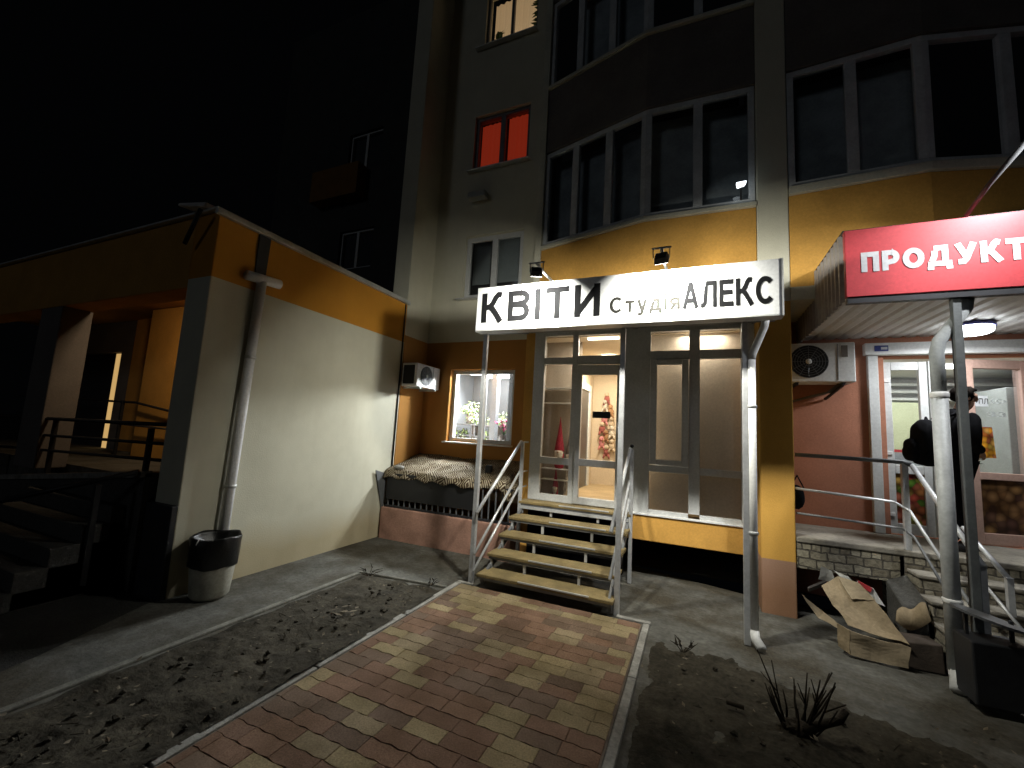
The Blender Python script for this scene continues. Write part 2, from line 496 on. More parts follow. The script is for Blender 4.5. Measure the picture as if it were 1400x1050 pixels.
def paver_mat():
    mt, n, l, p = nt('concrete pavers')
    at = n.new('ShaderNodeAttribute'); at.attribute_name = 'paver_colour'
    v = obj_coord(n, l)
    t = noise_node(n, l, v, 90, 4)
    b = ramp(n, l, t.outputs[0], [(.3, (.66,) * 3), (.7, (1.2,) * 3)])
    t2 = noise_node(n, l, v, 3, 6)
    d = ramp(n, l, t2.outputs[0], [(.32, (.66, .65, .6)), (.62, (1.05, 1.05, 1.05))])
    l.new(mixc(n, l, 1., mixc(n, l, 1., at.outputs[0], b, 'MULTIPLY'), d, 'MULTIPLY'), p.inputs['Base Color'])
    setin(p, 'Roughness', 1.0); setin(p, 'Specular IOR Level', .05)
    bump(n, l, p, v, 120, .5, .004)
    return mt
M['paver'] = paver_mat()

def produce_mat(name, cols, scale):
    mt, n, l, p = nt(name)
    v = obj_coord(n, l, (1, .001, 1))
    vo = n.new('ShaderNodeTexVoronoi'); setin(vo, 'Scale', scale)
    l.new(v, vo.inputs[0])
    sp = n.new('ShaderNodeSeparateColor'); l.new(vo.outputs['Color'], sp.inputs[0])
    k = len(cols)
    a = ramp(n, l, sp.outputs[0], [((i + .5) / k, c) for i, c in enumerate(cols)])
    d = ramp(n, l, vo.outputs['Distance'], [(.1, (1.15, 1.12, 1.05)), (.75, (.22, .18, .14))])
    l.new(mixc(n, l, 1., a, d, 'MULTIPLY'), p.inputs['Base Color'])
    setin(p, 'Roughness', .35)
    return mt
M['fruit'] = produce_mat('printed fruit picture', [(.10, .22, .03), (.45, .07, .05), (.5, .16, .10), (.42, .30, .06), (.35, .05, .06), (.30, .36, .06)], 13)
M['veg'] = produce_mat('printed root vegetable picture', [(.14, .07, .03), (.26, .15, .06), (.10, .05, .04), (.2, .11, .05)], 11)

# ------------------------------------------------------------------ ground
def sheet(name, outer, holes, z, m_):
    bm = bmesh.new()
    for loop in [outer] + holes:
        vs = [bm.verts.new((x, y, z)) for x, y in loop]
        for i in range(len(vs)):
            bm.edges.new((vs[i], vs[(i + 1) % len(vs)]))
    bmesh.ops.triangle_fill(bm, use_beauty=True, edges=bm.edges[:])
    b = MB(); b.bm.free(); b.bm = bm
    o = b.build(name, m_)
    for p in o.data.polygons:
        if p.normal.z < 0: p.flip()
    return o
pit = [(-.86, 6.33), (.52, 5.93), (.66, 5.95), (.66, 6.38), (-.86, 6.38)]
pit2 = [(1.0, 5.94), (1.85, 5.94), (1.85, 6.38), (1.0, 6.38)]
well = [(-4.5, 5.6), (-2.42, 5.6), (-2.42, 6.38), (-4.5, 6.38)]
tag(sheet('ground', [(-120, -60), (60, -60), (60, 120), (-120, 120)], [[(-6, -1.5), (4.4, -1.5), (4.4, 6.38), (-6, 6.38)]], -.014, M['asphalt']), kind='structure')
M['slab'] = mat('pale concrete slab', (.27, .25, .21), .93, 0, .3, 2.5, 45, .6, .2, .25, 22)
tag(sheet('pavement', [(-6, -1.5), (4.4, -1.5), (4.4, 6.39), (-6, 6.39)], [pit, pit2, well], -.006, M['concrete']), kind='structure')
tag(sheet('dim_corner_ground', [(-6, -1.5), (-3.80, -1.5), (-3.95, .6), (-4.25, 1.6), (-4.64, 2.46), (-6, 2.46)], [], -.002, mat('dim corner ground', (.036, .035, .031), .95, 0, .35, 2, 60, .7, .2, .3, 40)), kind='structure')  # darker ground area, with the corner light falloff put into its colour
# dark cellar pits under the shop fronts
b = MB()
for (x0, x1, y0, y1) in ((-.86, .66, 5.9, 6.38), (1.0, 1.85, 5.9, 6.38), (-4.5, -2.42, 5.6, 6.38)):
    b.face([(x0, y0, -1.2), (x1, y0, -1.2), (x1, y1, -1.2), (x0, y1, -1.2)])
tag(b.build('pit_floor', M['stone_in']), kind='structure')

def bed(name, poly_fn, x0, x1, y0, y1, step, z, seed):
    bm = bmesh.new()
    nx, ny = int((x1 - x0) / step) + 1, int((y1 - y0) / step) + 1
    g = []
    for j in range(ny + 1):
        row = []
        for i in range(nx + 1):
            x, y = x0 + (x1 - x0) * i / nx, y0 + (y1 - y0) * j / ny
            e = min(1, max(0, poly_fn(x, y)) / .14)
            h = noise.noise(Vector((x * 3 + seed, y * 3, 0))) * .03 + noise.noise(Vector((x * 11, y * 11 + seed, 3))) * .016 + noise.noise(Vector((x * 27, y * 27 + seed, 5))) * .009 + noise.noise(Vector((x * 60, y * 60, seed))) * .006
            row.append(bm.verts.new((x, y, z * e + h * e - .014 * (1 - e))))
        g.append(row)
    for j in range(ny):
        for i in range(nx):
            bm.faces.new((g[j][i], g[j][i + 1], g[j + 1][i + 1], g[j + 1][i]))
    b = MB(); b.bm.free(); b.bm = bm
    return tag(b.build(name, M['soil'], smooth=True), kind='structure')
def inleft(x, y):
    edge = 4.06 + (x + 3.6) * .12 + .10 * noise.noise(Vector((x * 4, 0, 1))) + .05 * noise.noise(Vector((x * 13, y * 13, 1)))
    lx = -3.6 - .05 * noise.noise(Vector((0, y * 4, 1)))
    return min(edge - y, x - lx)
def inright(x, y):
    edge = 4.12 - .05 * (x + .35) - max(0, x - .45) * .42 + .16 * noise.noise(Vector((x * 2.5, 7, 1))) + .16 * noise.noise(Vector((x * 9, y * 9, 1))) + .08 * noise.noise(Vector((x * 23, y * 23, 1)))
    return min(edge - y, x + .35 + .02, 2.2 - x)
bed('soil_bed', inleft, -3.78, -2.47, -1.4, 4.3, .025, .03, 1.)
bed('soil_bed', inright, -.36, 2.3, -.4, 4.3, .025, .014, 9.)

# paver path with kerbs
cols = [(.150, .088, .062), (.165, .098, .068), (.138, .084, .062), (.118, .082, .062), (.125, .088, .066), (.235, .19, .108), (.25, .205, .115), (.215, .175, .108)]
wts = [3, 3, 2, 2.2, 2, 2.2, 2.2, 1.6]
bm = bmesh.new()
lay = bm.loops.layers.float_color.new('paver_colour')
W_, D_ = .25, .1215
y = 4.365; r = 0
prev = {}
while y > -1.4:
    x = -2.42 - ((r // 2) * .43 % 1.0) * W_ - (r % 2) * .012
    i = 0
    while x < -.46:
        xa, xb = max(x, -2.42) + .0005, min(x + W_, -.462) - .0005
        if xb - xa > .02:
            c = prev.get(i) if r % 2 and random.random() < .72 and i in prev else random.choices(cols, wts)[0]
            if r < 2: c = random.choice(cols[5:]) if random.random() < .75 else cols[1]
            prev[i] = c
            c = tuple(.75 * q + .25 * m_ for q, m_ in zip(c, (.175, .125, .085)))
            c = mul(c, random.uniform(1.12, 1.45))
            zt = .020 + random.uniform(-.0014, .0014)
            tl = random.uniform(-.001, .001)
            ya, yb = y - D_ + .0007, y - .0007
            e = .0028
            n1 = 4
            top, bot = [], []
            # wavy long sides, as on interlocking blocks
            def side(yy, sgn, inset):
                pts = []
                for k in range(n1 + 1):
                    xx = xa + inset + (xb - xa - 2 * inset) * k / n1
                    wv = .006 * math.sin((xx + 2.42) / W_ * 6.28318 * 2 + (r % 2) * 3.14159 * 2)
                    pts.append((xx, yy + wv - sgn * inset))
                return pts
            lo_t = side(ya, -1, e); hi_t = side(yb, 1, e)
            lo_b = side(ya, -1, 0); hi_b = side(yb, 1, 0)
            T = [bm.verts.new((px, py, zt + tl * (px - xa) / W_)) for px, py in lo_t + hi_t[::-1]]
            B = [bm.verts.new((px, py, zt - .0035)) for px, py in lo_b + hi_b[::-1]]
            fs = [bm.faces.new(T)]
            for k in range(len(T)):
                fs.append(bm.faces.new((B[k], B[(k + 1) % len(T)], T[(k + 1) % len(T)], T[k])))
            for f in fs:
                for lp in f.loops: lp[lay] = c4(c)
        x += W_; i += 1
    y -= D_; r += 1
b = MB(); b.bm.free(); b.bm = bm
tag(b.build('path', M['paver']), kind='structure')
b = MB(); b.face([(-2.43, -1.45, .0155), (-.45, -1.45, .0155), (-.45, 4.37, .0155), (-2.43, 4.37, .0155)])
tag(b.build('path_joint_sand', mat('joint sand', (.135, .105, .078), .95, 0, .3, 8, 80, .4)), kind='structure')
b = MB()
yy = 4.40
while yy > -1.3:
    y2 = max(yy - .995, -1.4)
    for xk in (-2.465, -.415):
        b.box(xk - .03, xk + .03, y2, yy - .006, -.02, .022 + random.uniform(-.003, .003))
    yy -= 1.0
b.box(-.70, -.377, 4.405, 4.462, -.02, .024)
b.box(-2.50, -2.30, 4.405, 4.45, -.02, .02)
tag(b.build('path_kerb', M['kerb'], bevel=.008), kind='structure')
b = MB()
b.box(-3.66, -3.60, -.6, 4.12, -.02, .016)
b.hexa([(-3.6, 4.06, -.02), (-2.52, 4.20, -.02), (-2.52, 4.24, -.02), (-3.6, 4.10, -.02), (-3.6, 4.06, .016), (-2.52, 4.20, .016), (-2.52, 4.24, .016), (-3.6, 4.10, .016)])
tag(b.build('bed_kerb', mat('dirty kerb', (.17, .165, .14), .93, 0, .4, 5, 60, .6, .2, .3, 30), bevel=.012), kind='structure')

# ------------------------------------------------------------------ leaf litter and stones (nobody could count them)
b = MB()
for k in range(420):
    if random.random() < .5:
        x, y = random.uniform(-3.55, -2.5), random.uniform(.6, 4.1)
    else:
        x, y = random.uniform(-.33, 1.9), random.uniform(1.0, 4.05)
    if random.random() < .06:
        x, y = random.uniform(-2.4, .6), random.uniform(1.5, 5.2)
    s = random.uniform(.006, .022)
    a = random.uniform(0, 6.28)
    z = .055 if y < 4.1 and not -2.46 < x < -.42 else .026
    u = Vector((math.cos(a), math.sin(a), random.uniform(-.3, .3))) * s
    v = Vector((-math.sin(a), math.cos(a), random.uniform(-.4, .4))) * s * .55
    c = Vector((x, y, z + random.uniform(-.012, .004)))
    b.face([c - u, c + v, c + u + Vector((0, 0, s * .3)), c - v])
tag(b.build('leaf_litter', M['litter']), kind='stuff')
b = MB()
for k in range(260):
    x, y = (random.uniform(-3.42, -2.54), random.uniform(.6, 3.9)) if random.random() < .5 else (random.uniform(-.33, 1.9), random.uniform(1., 4.0))
    if x > -1 and inright(x, y) < .25: continue
    b.ball((x, y, .035), random.uniform(.006, .024), 1, (1, 1, .7), .25)
tag(b.build('soil_clods', M['soil']), kind='stuff')

# ------------------------------------------------------------------ annex on the left
annex = thing('annex_building', 'low cream annex with orange top band and a porch on pillars', 'building', (-4.6, 2.55, 0))
b = MB(); b.prism([(-5.0, 2.55), (-4.6, 2.55), (-4.6, 5.72), (-4.85, 5.72), (-4.85, 2.86), (-5.0, 2.86)], -.2, 3.9)
b.build('wall', M['annex'], annex, bevel=.012)
b = MB(); b.box(-13.5, -5.0, 2.552, 2.85, 3.10, 3.9)
b.build('fascia_beam', M['dim_orange'], annex, bevel=.01)
b = MB(); b.box(-13.5, -4.62, 2.86, 5.7, 3.55, 3.62)
b.build('porch_ceiling', M['dim_orange'], annex)
b = MB(); b.box(-13.5, -4.56, 2.50, 5.74, 3.90, 3.925); b.box(-4.60, -4.545, 2.50, 5.74, 3.852, 3.90)
b.build('roof_flashing', M['galv'], annex, bevel=.004)
b = MB(); b.box(-8.35, -7.75, 2.552, 2.87, .95, 3.10)
b.build('porch_pillar', M['mauve'], annex, bevel=.012)
b = MB(); b.box(-5.30, -4.605, 2.50, 2.86, -.1, .86)
b.build('pillar_base', M['dark_metal'], annex, bevel=.01)
# porch floor, ramp edge
b = MB(); b.box(-13.5, -5.0, 2.86, 5.6, .0, 1.0)
b.build('porch_floor', M['concrete'], annex)
b = MB()
b.hexa([(-10.5, 2.46, 0), (-5.05, 2.46, 0), (-5.05, 2.86, 0), (-10.5, 2.86, 0), (-10.5, 2.46, .60), (-5.05, 2.46, 1.14), (-5.05, 2.86, 1.14), (-10.5, 2.86, .60)])
b.build('ramp', M['asphalt'], annex)
b = MB(); b.hexa([(-10.5, 2.42, .56), (-5.05, 2.42, 1.10), (-5.05, 2.52, 1.10), (-10.5, 2.52, .56), (-10.5, 2.42, .62), (-5.05, 2.42, 1.16), (-5.05, 2.52, 1.16), (-10.5, 2.52, .62)])
b.build('ramp_kerb', M['kerb'], annex)
b = MB(); b.box(-13.4, -12.75, 4.42, 4.6, 1.0, 3.55); b.box(-10.55, -10.1, 4.42, 4.6, 1.0, 3.55); b.box(-12.75, -10.55, 4.42, 4.6, 2.92, 3.55)
b.build('porch_wall', M['mauve'], annex)
b = MB(); b.box(-10.1, -5.0, 4.40, 4.6, 1.0, 3.55)
b.build('porch_side_wall', M['dim_orange'], annex)
b = MB(); b.box(-8.75, -7.3, 4.0, 4.39, 1.0, 3.54)
b.build('porch_pier', M['dim_orange'], annex, bevel=.01)
b = MB(); b.box(-12.75, -10.85, 4.55, 4.62, 1.0, 2.92)
b.build('doorway', M['black'], annex)
b = MB(); b.box(-10.85, -10.56, 4.47, 4.52, 1.0, 2.9)
b.build('lit_door_gap', emat('lit hallway', (1., .62, .22), .42, (.6, .5, .3)), annex)
# entrance steps
b = MB()
for k in range(5):
    b.box(-7.2, -5.31, 2.0 + .2 * k if False else 1.55 + .20 * k, 2.46, .0 + .0001 * k, .16 * (k + 1))
tag(b.build('entrance_steps', M['asphalt'], bevel=.012), 'dark concrete steps climbing to the annex porch', 'steps')
# railings
def railing(name, label, pts_top, posts, mids, r, m_, group=None):
    t = thing(name, label, 'railing', posts[0][0], group)
    MB().tube(pts_top, r, 8).build('top_rail', m_, t, True)
    for md in mids:
        MB().tube(md, r * .8, 8).build('mid_rail', m_, t, True)
    for a, c in posts:
        MB().bar(a, c, r * 2, r * 2).build('post', m_, t)
    return t
railing('ramp_railing', 'black tube railing along the ramp in front of the annex porch', [(-10.5, 2.6, 1.56), (-5.1, 2.6, 1.63)],
        [((x, 2.6, .62 + (x + 10.5) * .099), (x, 2.6, 1.58)) for x in (-9.6, -7.5, -5.35)], [[(-10.5, 2.6, 1.33), (-5.1, 2.6, 1.43)], [(-10.5, 2.6, 1.12), (-5.1, 2.6, 1.26)]], .022, M['black'])
railing('porch_railing', 'thin black railing further back inside the annex porch', [(-13, 3.9, 1.95), (-8.6, 3.9, 1.9), (-7.3, 3.9, 1.75)],
        [((x, 3.9, 1.0), (x, 3.9, 1.93)) for x in (-12.2, -9.0)], [[(-13, 3.9, 1.6), (-7.4, 3.9, 1.5)]], .02, M['black'])
t = thing('step_handrail', 'dark sloping handrail on one post beside the annex steps', 'handrail', (-4.95, 2.35, .0))
MB().tube([(-6.0, 1.75, .83), (-5.05, 2.4, 1.16)], .024, 8).build('rail', M['black'], t, True)
MB().bar((-5.28, 2.2, .1), (-5.28, 2.2, 1.03), .045, .045).build('post', M['black'], t)
# roof edge clutter, tar strip, downpipe
t = thing('roof_pipe_scrap', 'pale broken gutter piece lying on the annex roof corner', 'scrap', (-4.9, 2.45, 3.9))
MB().hexa([(-5.02, 2.36, 3.93), (-4.74, 2.46, 3.93), (-4.74, 2.6, 3.93), (-4.98, 2.5, 3.93), (-5.0, 2.36, 3.96), (-4.74, 2.48, 3.99), (-4.74, 2.58, 3.99), (-4.96, 2.5, 4.0)]).build('gutter_piece', M['plastic'], t, bevel=.01)
MB().tube([(-4.72, 2.43, 3.88), (-4.98, 2.46, 3.55)], .022, 8).build('broken_arm', M['black'], t, True)
b = MB(); b.hexa([(-4.585, 2.99, 3.36), (-4.585, 3.12, 3.36), (-4.599, 3.12, 3.36), (-4.599, 2.99, 3.36), (-4.575, 2.985, 3.85), (-4.575, 3.125, 3.85), (-4.599, 3.125, 3.85), (-4.599, 2.985, 3.85)])
tag(b.build('bitumen_strip', M['black'], bevel=.004), 'black bitumen strip hanging from the annex roof edge above the downpipe', 'roofing strip')
t = thing('annex_downpipe', 'white plastic downpipe with tee top on the annex wall', 'downpipe', (-4.5, 3.08, 0))
MB().tube([(-4.54, 3.05, 3.30), (-4.54, 2.97, .12)], .052, 16).build('pipe', M['pipe'], t, True)
MB().tube([(-4.54, 2.87, 3.315), (-4.54, 3.27, 3.345)], .055, 16).build('tee', M['pipe'], t, True)
for z in (1.0, 2.4):
    MB().lathe((-4.54, 2.967 + z * .026, z), [(.056, 0), (.060, .004), (.060, .03), (.056, .034)], 16).build('bracket', M['galv'], t, True)
# power cable along the joint
b = MB(); b.tube([(-4.588, 5.66, 3.85), (-4.588, 5.665, 2.5), (-4.588, 5.66, 1.2), (-4.585, 5.66, .1)], .011, 6)
tag(b.build('wall_cable', M['black'], smooth=True), 'dark cable running down the joint between annex and shop wall', 'cable')
# litter bin with black bag
t = thing('litter_bin', 'round pale bin with a black bag folded over its rim, by the annex corner', 'bin', (-4.34, 2.79, 0))
MB().lathe((-4.34, 2.79, 0), [(.14, .0), (.165, .03), (.19, .3), (.192, .36)], 28).build('body', mat('dirty white plastic', (.36, .35, .29), .6, 0, .3, 5, 60, .1), t, True)
b = MB(); n_ = 36
prof = [(.196, .30), (.206, .31), (.211, .45), (.216, .57), (.209, .585), (.195, .56), (.17, .42), (.02, .39)]
rings = []
for r0, z in prof:
    rings.append([b.bm.verts.new((-4.34 + (r0 + 0.005 * math.sin(k * 1.9 + z * 20)) * math.cos(6.28318 * k / n_), 2.79 + (r0 + 0.005 * math.sin(k * 1.9 + z * 20)) * math.sin(6.28318 * k / n_), z + 0.008 * math.sin(k * .7 + r0 * 9))) for k in range(n_)])
for a, c in zip(rings, rings[1:]):
    for k in range(n_): b.bm.faces.new((a[k], a[(k + 1) % n_], c[(k + 1) % n_], c[k]))
b.build('bin_bag', mat('black bag film', (.012, .012, .012), .3, 0, .2, 8, 30, .4), t, True)
MB().tube([(-4.27, 2.63, .57), (-4.24, 2.57, .60), (-4.23, 2.54, .55)], .006, 6).build('bag_knot', M['plastic'], t, True)

# ------------------------------------------------------------------ apartment building
apt = thing('apartment_building', 'dark tall apartment block with cream walls and bowed glazed balconies', 'building', (0, 6.4, 0))
def wall_holes(o, u, n, th, us, zs, holes):
    """wall with real openings: us, zs are grid lines, holes are (u0,u1,z0,z1)"""
    o, u, n = Vector(o), Vector(u), Vector(n)
    b = MB()
    P = lambda a, d, z: o + u * a + n * d + Vector((0, 0, z))
    us, zs = sorted(us), sorted(zs)
    solid = lambda i, j: 0 <= i < len(us) - 1 and 0 <= j < len(zs) - 1 and not any(h[0] - 1e-6 <= us[i] and us[i + 1] <= h[1] + 1e-6 and h[2] - 1e-6 <= zs[j] and zs[j + 1] <= h[3] + 1e-6 for h in holes)
    for i in range(len(us) - 1):
        for j in range(len(zs) - 1):
            if not solid(i, j): continue
            a, c, e, f = us[i], us[i + 1], zs[j], zs[j + 1]
            b.face([P(a, 0, e), P(c, 0, e), P(c, 0, f), P(a, 0, f)])
            b.face([P(a, -th, e), P(a, -th, f), P(c, -th, f), P(c, -th, e)])
            if not solid(i - 1, j): b.face([P(a, 0, e), P(a, 0, f), P(a, -th, f), P(a, -th, e)])
            if not solid(i + 1, j): b.face([P(c, 0, e), P(c, -th, e), P(c, -th, f), P(c, 0, f)])
            if not solid(i, j - 1): b.face([P(a, 0, e), P(a, -th, e), P(c, -th, e), P(c, 0, e)])
            if not solid(i, j + 1): b.face([P(a, 0, f), P(c, 0, f), P(c, -th, f), P(a, -th, f)])
    return b
H = [(-4.05, -2.785, 1.535, 2.815), (-3.93, -2.76, 4.12, 5.32), (-3.90, -2.76, 6.62, 7.75), (-3.82, -2.72, 9.2, 10.5)]
us = sorted({-4.6, -2.2} | {h[0] for h in H} | {h[1] for h in H})
zs = sorted({-.2, 14.} | {h[2] for h in H} | {h[3] for h in H})
wall_holes((0, 6.4, 0), (1, 0, 0), (0, -1, 0), .25, us, zs, H).build('wall', M['wall'], apt, weld=True)
b = MB(); b.box(-4.95, -4.6, 5.722, 6.66, -.2, 14)
b.build('side_wall', M['wall'], apt, bevel=.01)
b = MB(); b.box(.664, .985, 5.42, 6.66, -.2, 14)
b.build('corner_pillar', M['pillar'], apt, bevel=.012)
b = MB(); b.box(-2.2, .664, 7.4, 7.5, 3.35, 14); b.box(.985, 7, 7.4, 7.5, 3.4, 14)
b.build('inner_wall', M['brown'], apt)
b = MB(); b.box(-2.2, .664, 5.45, 7.4, 3.36, 3.5); b.box(.985, 7, 5.4, 7.4, 3.4, 3.55); b.box(-2.3, -2.2, 5.79, 6.39, 3.36, 14)
b.build('floor_slab', M['cream'], apt)
# shop-level beam above the glazing
b = MB(); b.box(-2.25, .66, 5.79, 6.0, 3.28, 3.37)
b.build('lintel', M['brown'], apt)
# casement windows in the wall
def casement(o, u, n, w, z0, z1, parent, cols=2, fr=.065, sash=.05, gl=M['glass'], name='window', fm=None):
    fm = fm or M['pvc']
    b = MB()
    b.ob(o, u, n, 0, w, -.035, .035, z0, z0 + fr); b.ob(o, u, n, 0, w, -.035, .035, z1 - fr, z1)
    b.ob(o, u, n, 0, fr, -.035, .035, z0 + fr, z1 - fr); b.ob(o, u, n, w - fr, w, -.035, .035, z0 + fr, z1 - fr)
    for c in range(1, cols):
        x = w * c / cols
        b.ob(o, u, n, x - sash, x + sash, -.033, .037, z0 + fr, z1 - fr)
    f = b.build(name, fm, parent, bevel=.006)
    g = MB()
    for c in range(cols):
        a = (w * c / cols + sash if c else fr); e = (w * (c + 1) / cols - sash if c < cols - 1 else w - fr)
        g.pane(o, u, n, a + .001, e - .001, z0 + fr + .001, z1 - fr - .001)
    g.build('pane', gl, f)
    return f
X, Yn = (1, 0, 0), (0, -1, 0)
f1 = casement((-4.05 + .002, 6.53, 0), X, Yn, 1.261, 1.537, 2.813, apt, 2)
casement((-3.928, 6.50, 0), X, Yn, 1.166, 4.122, 5.318, apt, 2, .09, .055)
casement((-3.898, 6.50, 0), X, Yn, 1.136, 6.622, 7.748, apt, 2, gl=M['glass_up'], fm=M['grey_metal'])
casement((-3.818, 6.50, 0), X, Yn, 1.096, 9.202, 10.498, apt, 2, .05, .03, gl=M['glass_up'], fm=M['grey_metal'])
b = MB(); b.box(-4.10, -2.76, 6.33, 6.47, 1.505, 1.532)
b.build('window_sill', M['white_metal'], apt, bevel=.004)
b = MB(); b.box(-4.02, -2.70, 6.30, 6.42, 4.09, 4.115)
b.build('window_sill', M['galv'], apt, bevel=.004)
for z in (6.59, 9.17):
    b = MB(); b.box(-3.98, -2.70, 6.30, 6.42, z, z + .022)
    b.build('window_sill', M['galv'], apt, bevel=.004)
b = MB(); b.box(-3.85, -2.83, 6.60, 6.62, 4.45, 5.3)
b.build('roller_blind', mat('grey blind', (.24, .27, .27), .9, 0, .1), apt)
b = MB(); b.box(-3.93, -2.76, 6.64, 6.66, 4.1, 5.34)
b.build('window_backing', M['black'], apt)
def curtain(x0, x1, z0, z1, y, m_, parent, wav=.02, k=7, hem=0., name='curtain'):
    b = MB(); N = 60
    lo, hi = [], []
    for i in range(N + 1):
        x = x0 + (x1 - x0) * i / N
        d = wav * math.sin(i / N * 6.28 * k) + wav * .5 * math.sin(i / N * 17)
        lo.append(b.bm.verts.new((x, y + d, z0 + hem * math.sin(i / N * 7))))
        hi.append(b.bm.verts.new((x, y + d * .7, z1)))
    for i in range(N): b.bm.faces.new((lo[i], lo[i + 1], hi[i + 1], hi[i]))
    return b.build(name, m_, parent, True)
redc = emat('backlit red curtain', (1., .085, .03), .115, (.20, .012, .008))
curtain(-3.83, -3.36, 6.78, 7.66, 6.58, redc, apt, .012, 5, .03)
curtain(-3.26, -2.80, 6.68, 7.68, 6.58, redc, apt, .012, 5, .02)
b = MB(); b.box(-3.86, -2.75, 6.66, 6.68, 6.62, 7.76)
b.build('window_backing', M['black'], apt)
curtain(-3.80, -2.74, 9.25, 10.5, 6.75, emat('backlit cream curtain', (1., .66, .34), .20, (.5, .4, .28)), apt, .02, 8)
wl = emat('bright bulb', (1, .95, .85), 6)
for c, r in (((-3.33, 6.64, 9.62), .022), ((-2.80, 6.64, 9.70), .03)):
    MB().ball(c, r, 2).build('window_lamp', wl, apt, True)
b = MB()
for k in range(11):
    p = Vector((-2.76, 6.58, 9.52 + .05 * k)); a = random.uniform(-.5, .9)
    q = p + Vector((-random.uniform(.10, .2), random.uniform(-.02, .02), .16 * a))
    d = (q - p).normalized(); s_ = d.cross(Vector((0, 1, 0))) * .032
    b.face([p, p * .55 + q * .45 + s_, q, p * .55 + q * .45 - s_])
b.ball((-3.60, 6.58, 9.58), .075, 2, (1, .6, 1.2), .25)
for k in range(9):
    p = Vector((-3.60, 6.58, 9.6)); an = random.uniform(0, 6.28)
    q = p + Vector((math.cos(an) * .13, 0, math.sin(an) * .13)); s_ = (q - p).normalized().cross(Vector((0, 1, 0))) * .02
    b.face([p - s_, p + s_, q])
b.build('sill_plant', M['leafdark'], apt)
# faint outdoor shelf stain under the red window: air unit on brackets
b = MB(); b.box(-3.86, -3.5, 6.22, 6.385, 5.98, 6.10)
b.build('flower_ledge', M['grey_wall'], apt, bevel=.02)

def poly_band(poly, z0, z1, th, m_, name, parent, bev=.008):
    """upright wall following a polyline, outside on the -y side"""
    b = MB()
    n = len(poly)
    ns = []
    for i in range(n):
        a = Vector(poly[max(i - 1, 0)]); c = Vector(poly[min(i + 1, n - 1)])
        d = (c - a).normalized()
        ns.append(Vector((d.y, -d.x)))       # toward -y
    out = [Vector(p) for p in poly]
    inn = [Vector(p) - q * th for p, q in zip(poly, ns)]
    P = [(p.x, p.y) for p in out] + [(p.x, p.y) for p in inn[::-1]]
    b.prism(P, z0, z1)
    return b.build(name, m_, parent, bevel=bev)
def off(poly, d):
    n = len(poly); r = []
    for i in range(n):
        a = Vector(poly[max(i - 1, 0)]); c = Vector(poly[min(i + 1, n - 1)])
        v = (c - a).normalized()
        r.append((poly[i][0] + v.y * d, poly[i][1] - v.x * d))
    return r
def glazing(poly, splits, z0, z1, parent, zr=None):
    for i, (a, c) in enumerate(zip(poly, poly[1:])):
        a, c = Vector((a[0], a[1], 0)), Vector((c[0], c[1], 0))
        u = (c - a).normalized(); n = Vector((u.y, -u.x, 0)); L = (c - a).length
        casement(a - n * .06 + u * .004, u, n, L - .008, z0, z1, parent, splits[i], .07, .055, M['glass_up'], fm=M['pvc_dim'])
LB = [(-2.21, 5.83), (-.62, 5.385), (.66, 5.425)]
RB = [(.99, 5.43), (2.22, 5.36), (3.7, 5.72)]
for fl in range(3):
    zl = 4.64 + 2.72 * fl
    bal = apt
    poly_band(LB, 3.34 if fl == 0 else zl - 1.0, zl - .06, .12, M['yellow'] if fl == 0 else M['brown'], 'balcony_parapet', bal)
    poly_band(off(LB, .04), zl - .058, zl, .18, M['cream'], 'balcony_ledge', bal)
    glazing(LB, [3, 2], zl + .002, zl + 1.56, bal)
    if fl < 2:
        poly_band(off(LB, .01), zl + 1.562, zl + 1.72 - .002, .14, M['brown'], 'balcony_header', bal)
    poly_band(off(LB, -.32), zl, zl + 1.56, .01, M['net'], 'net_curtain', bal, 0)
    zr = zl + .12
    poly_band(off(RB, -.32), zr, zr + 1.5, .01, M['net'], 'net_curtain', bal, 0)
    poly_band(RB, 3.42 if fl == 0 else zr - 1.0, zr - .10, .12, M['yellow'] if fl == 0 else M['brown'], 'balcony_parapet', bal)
    poly_band(off(RB, .04), zr - .098, zr, .18, M['cream'], 'balcony_ledge', bal)
    glazing(RB, [2, 2], zr + .002, zr + 1.50, bal)
    if fl < 2:
        poly_band(off(RB, .01), zr + 1.502, zr + 1.72 - .002, .14, M['brown'], 'balcony_header', bal)
# glowing block standing in for a white reflection in the window pane
t = thing('pane_reflection', 'small glowing block standing in for a reflection at the corner of the bow window above the sign', 'lamp', (.49, 5.33, 4.78))
MB().hexa([(.45, 5.30, 4.80), (.53, 5.30, 4.82), (.53, 5.34, 4.82), (.45, 5.34, 4.80), (.44, 5.29, 4.86), (.55, 5.29, 4.865), (.55, 5.34, 4.865), (.44, 5.34, 4.86)]).build('lens', emat('reflection glow', (.85, .95, 1), 3), t, bevel=.008)  # emission imitates the reflected light, there is no fixture here
MB().bar((.49, 5.32, 4.645), (.49, 5.32, 4.80), .02, .02).build('bracket', M['grey_metal'], t)

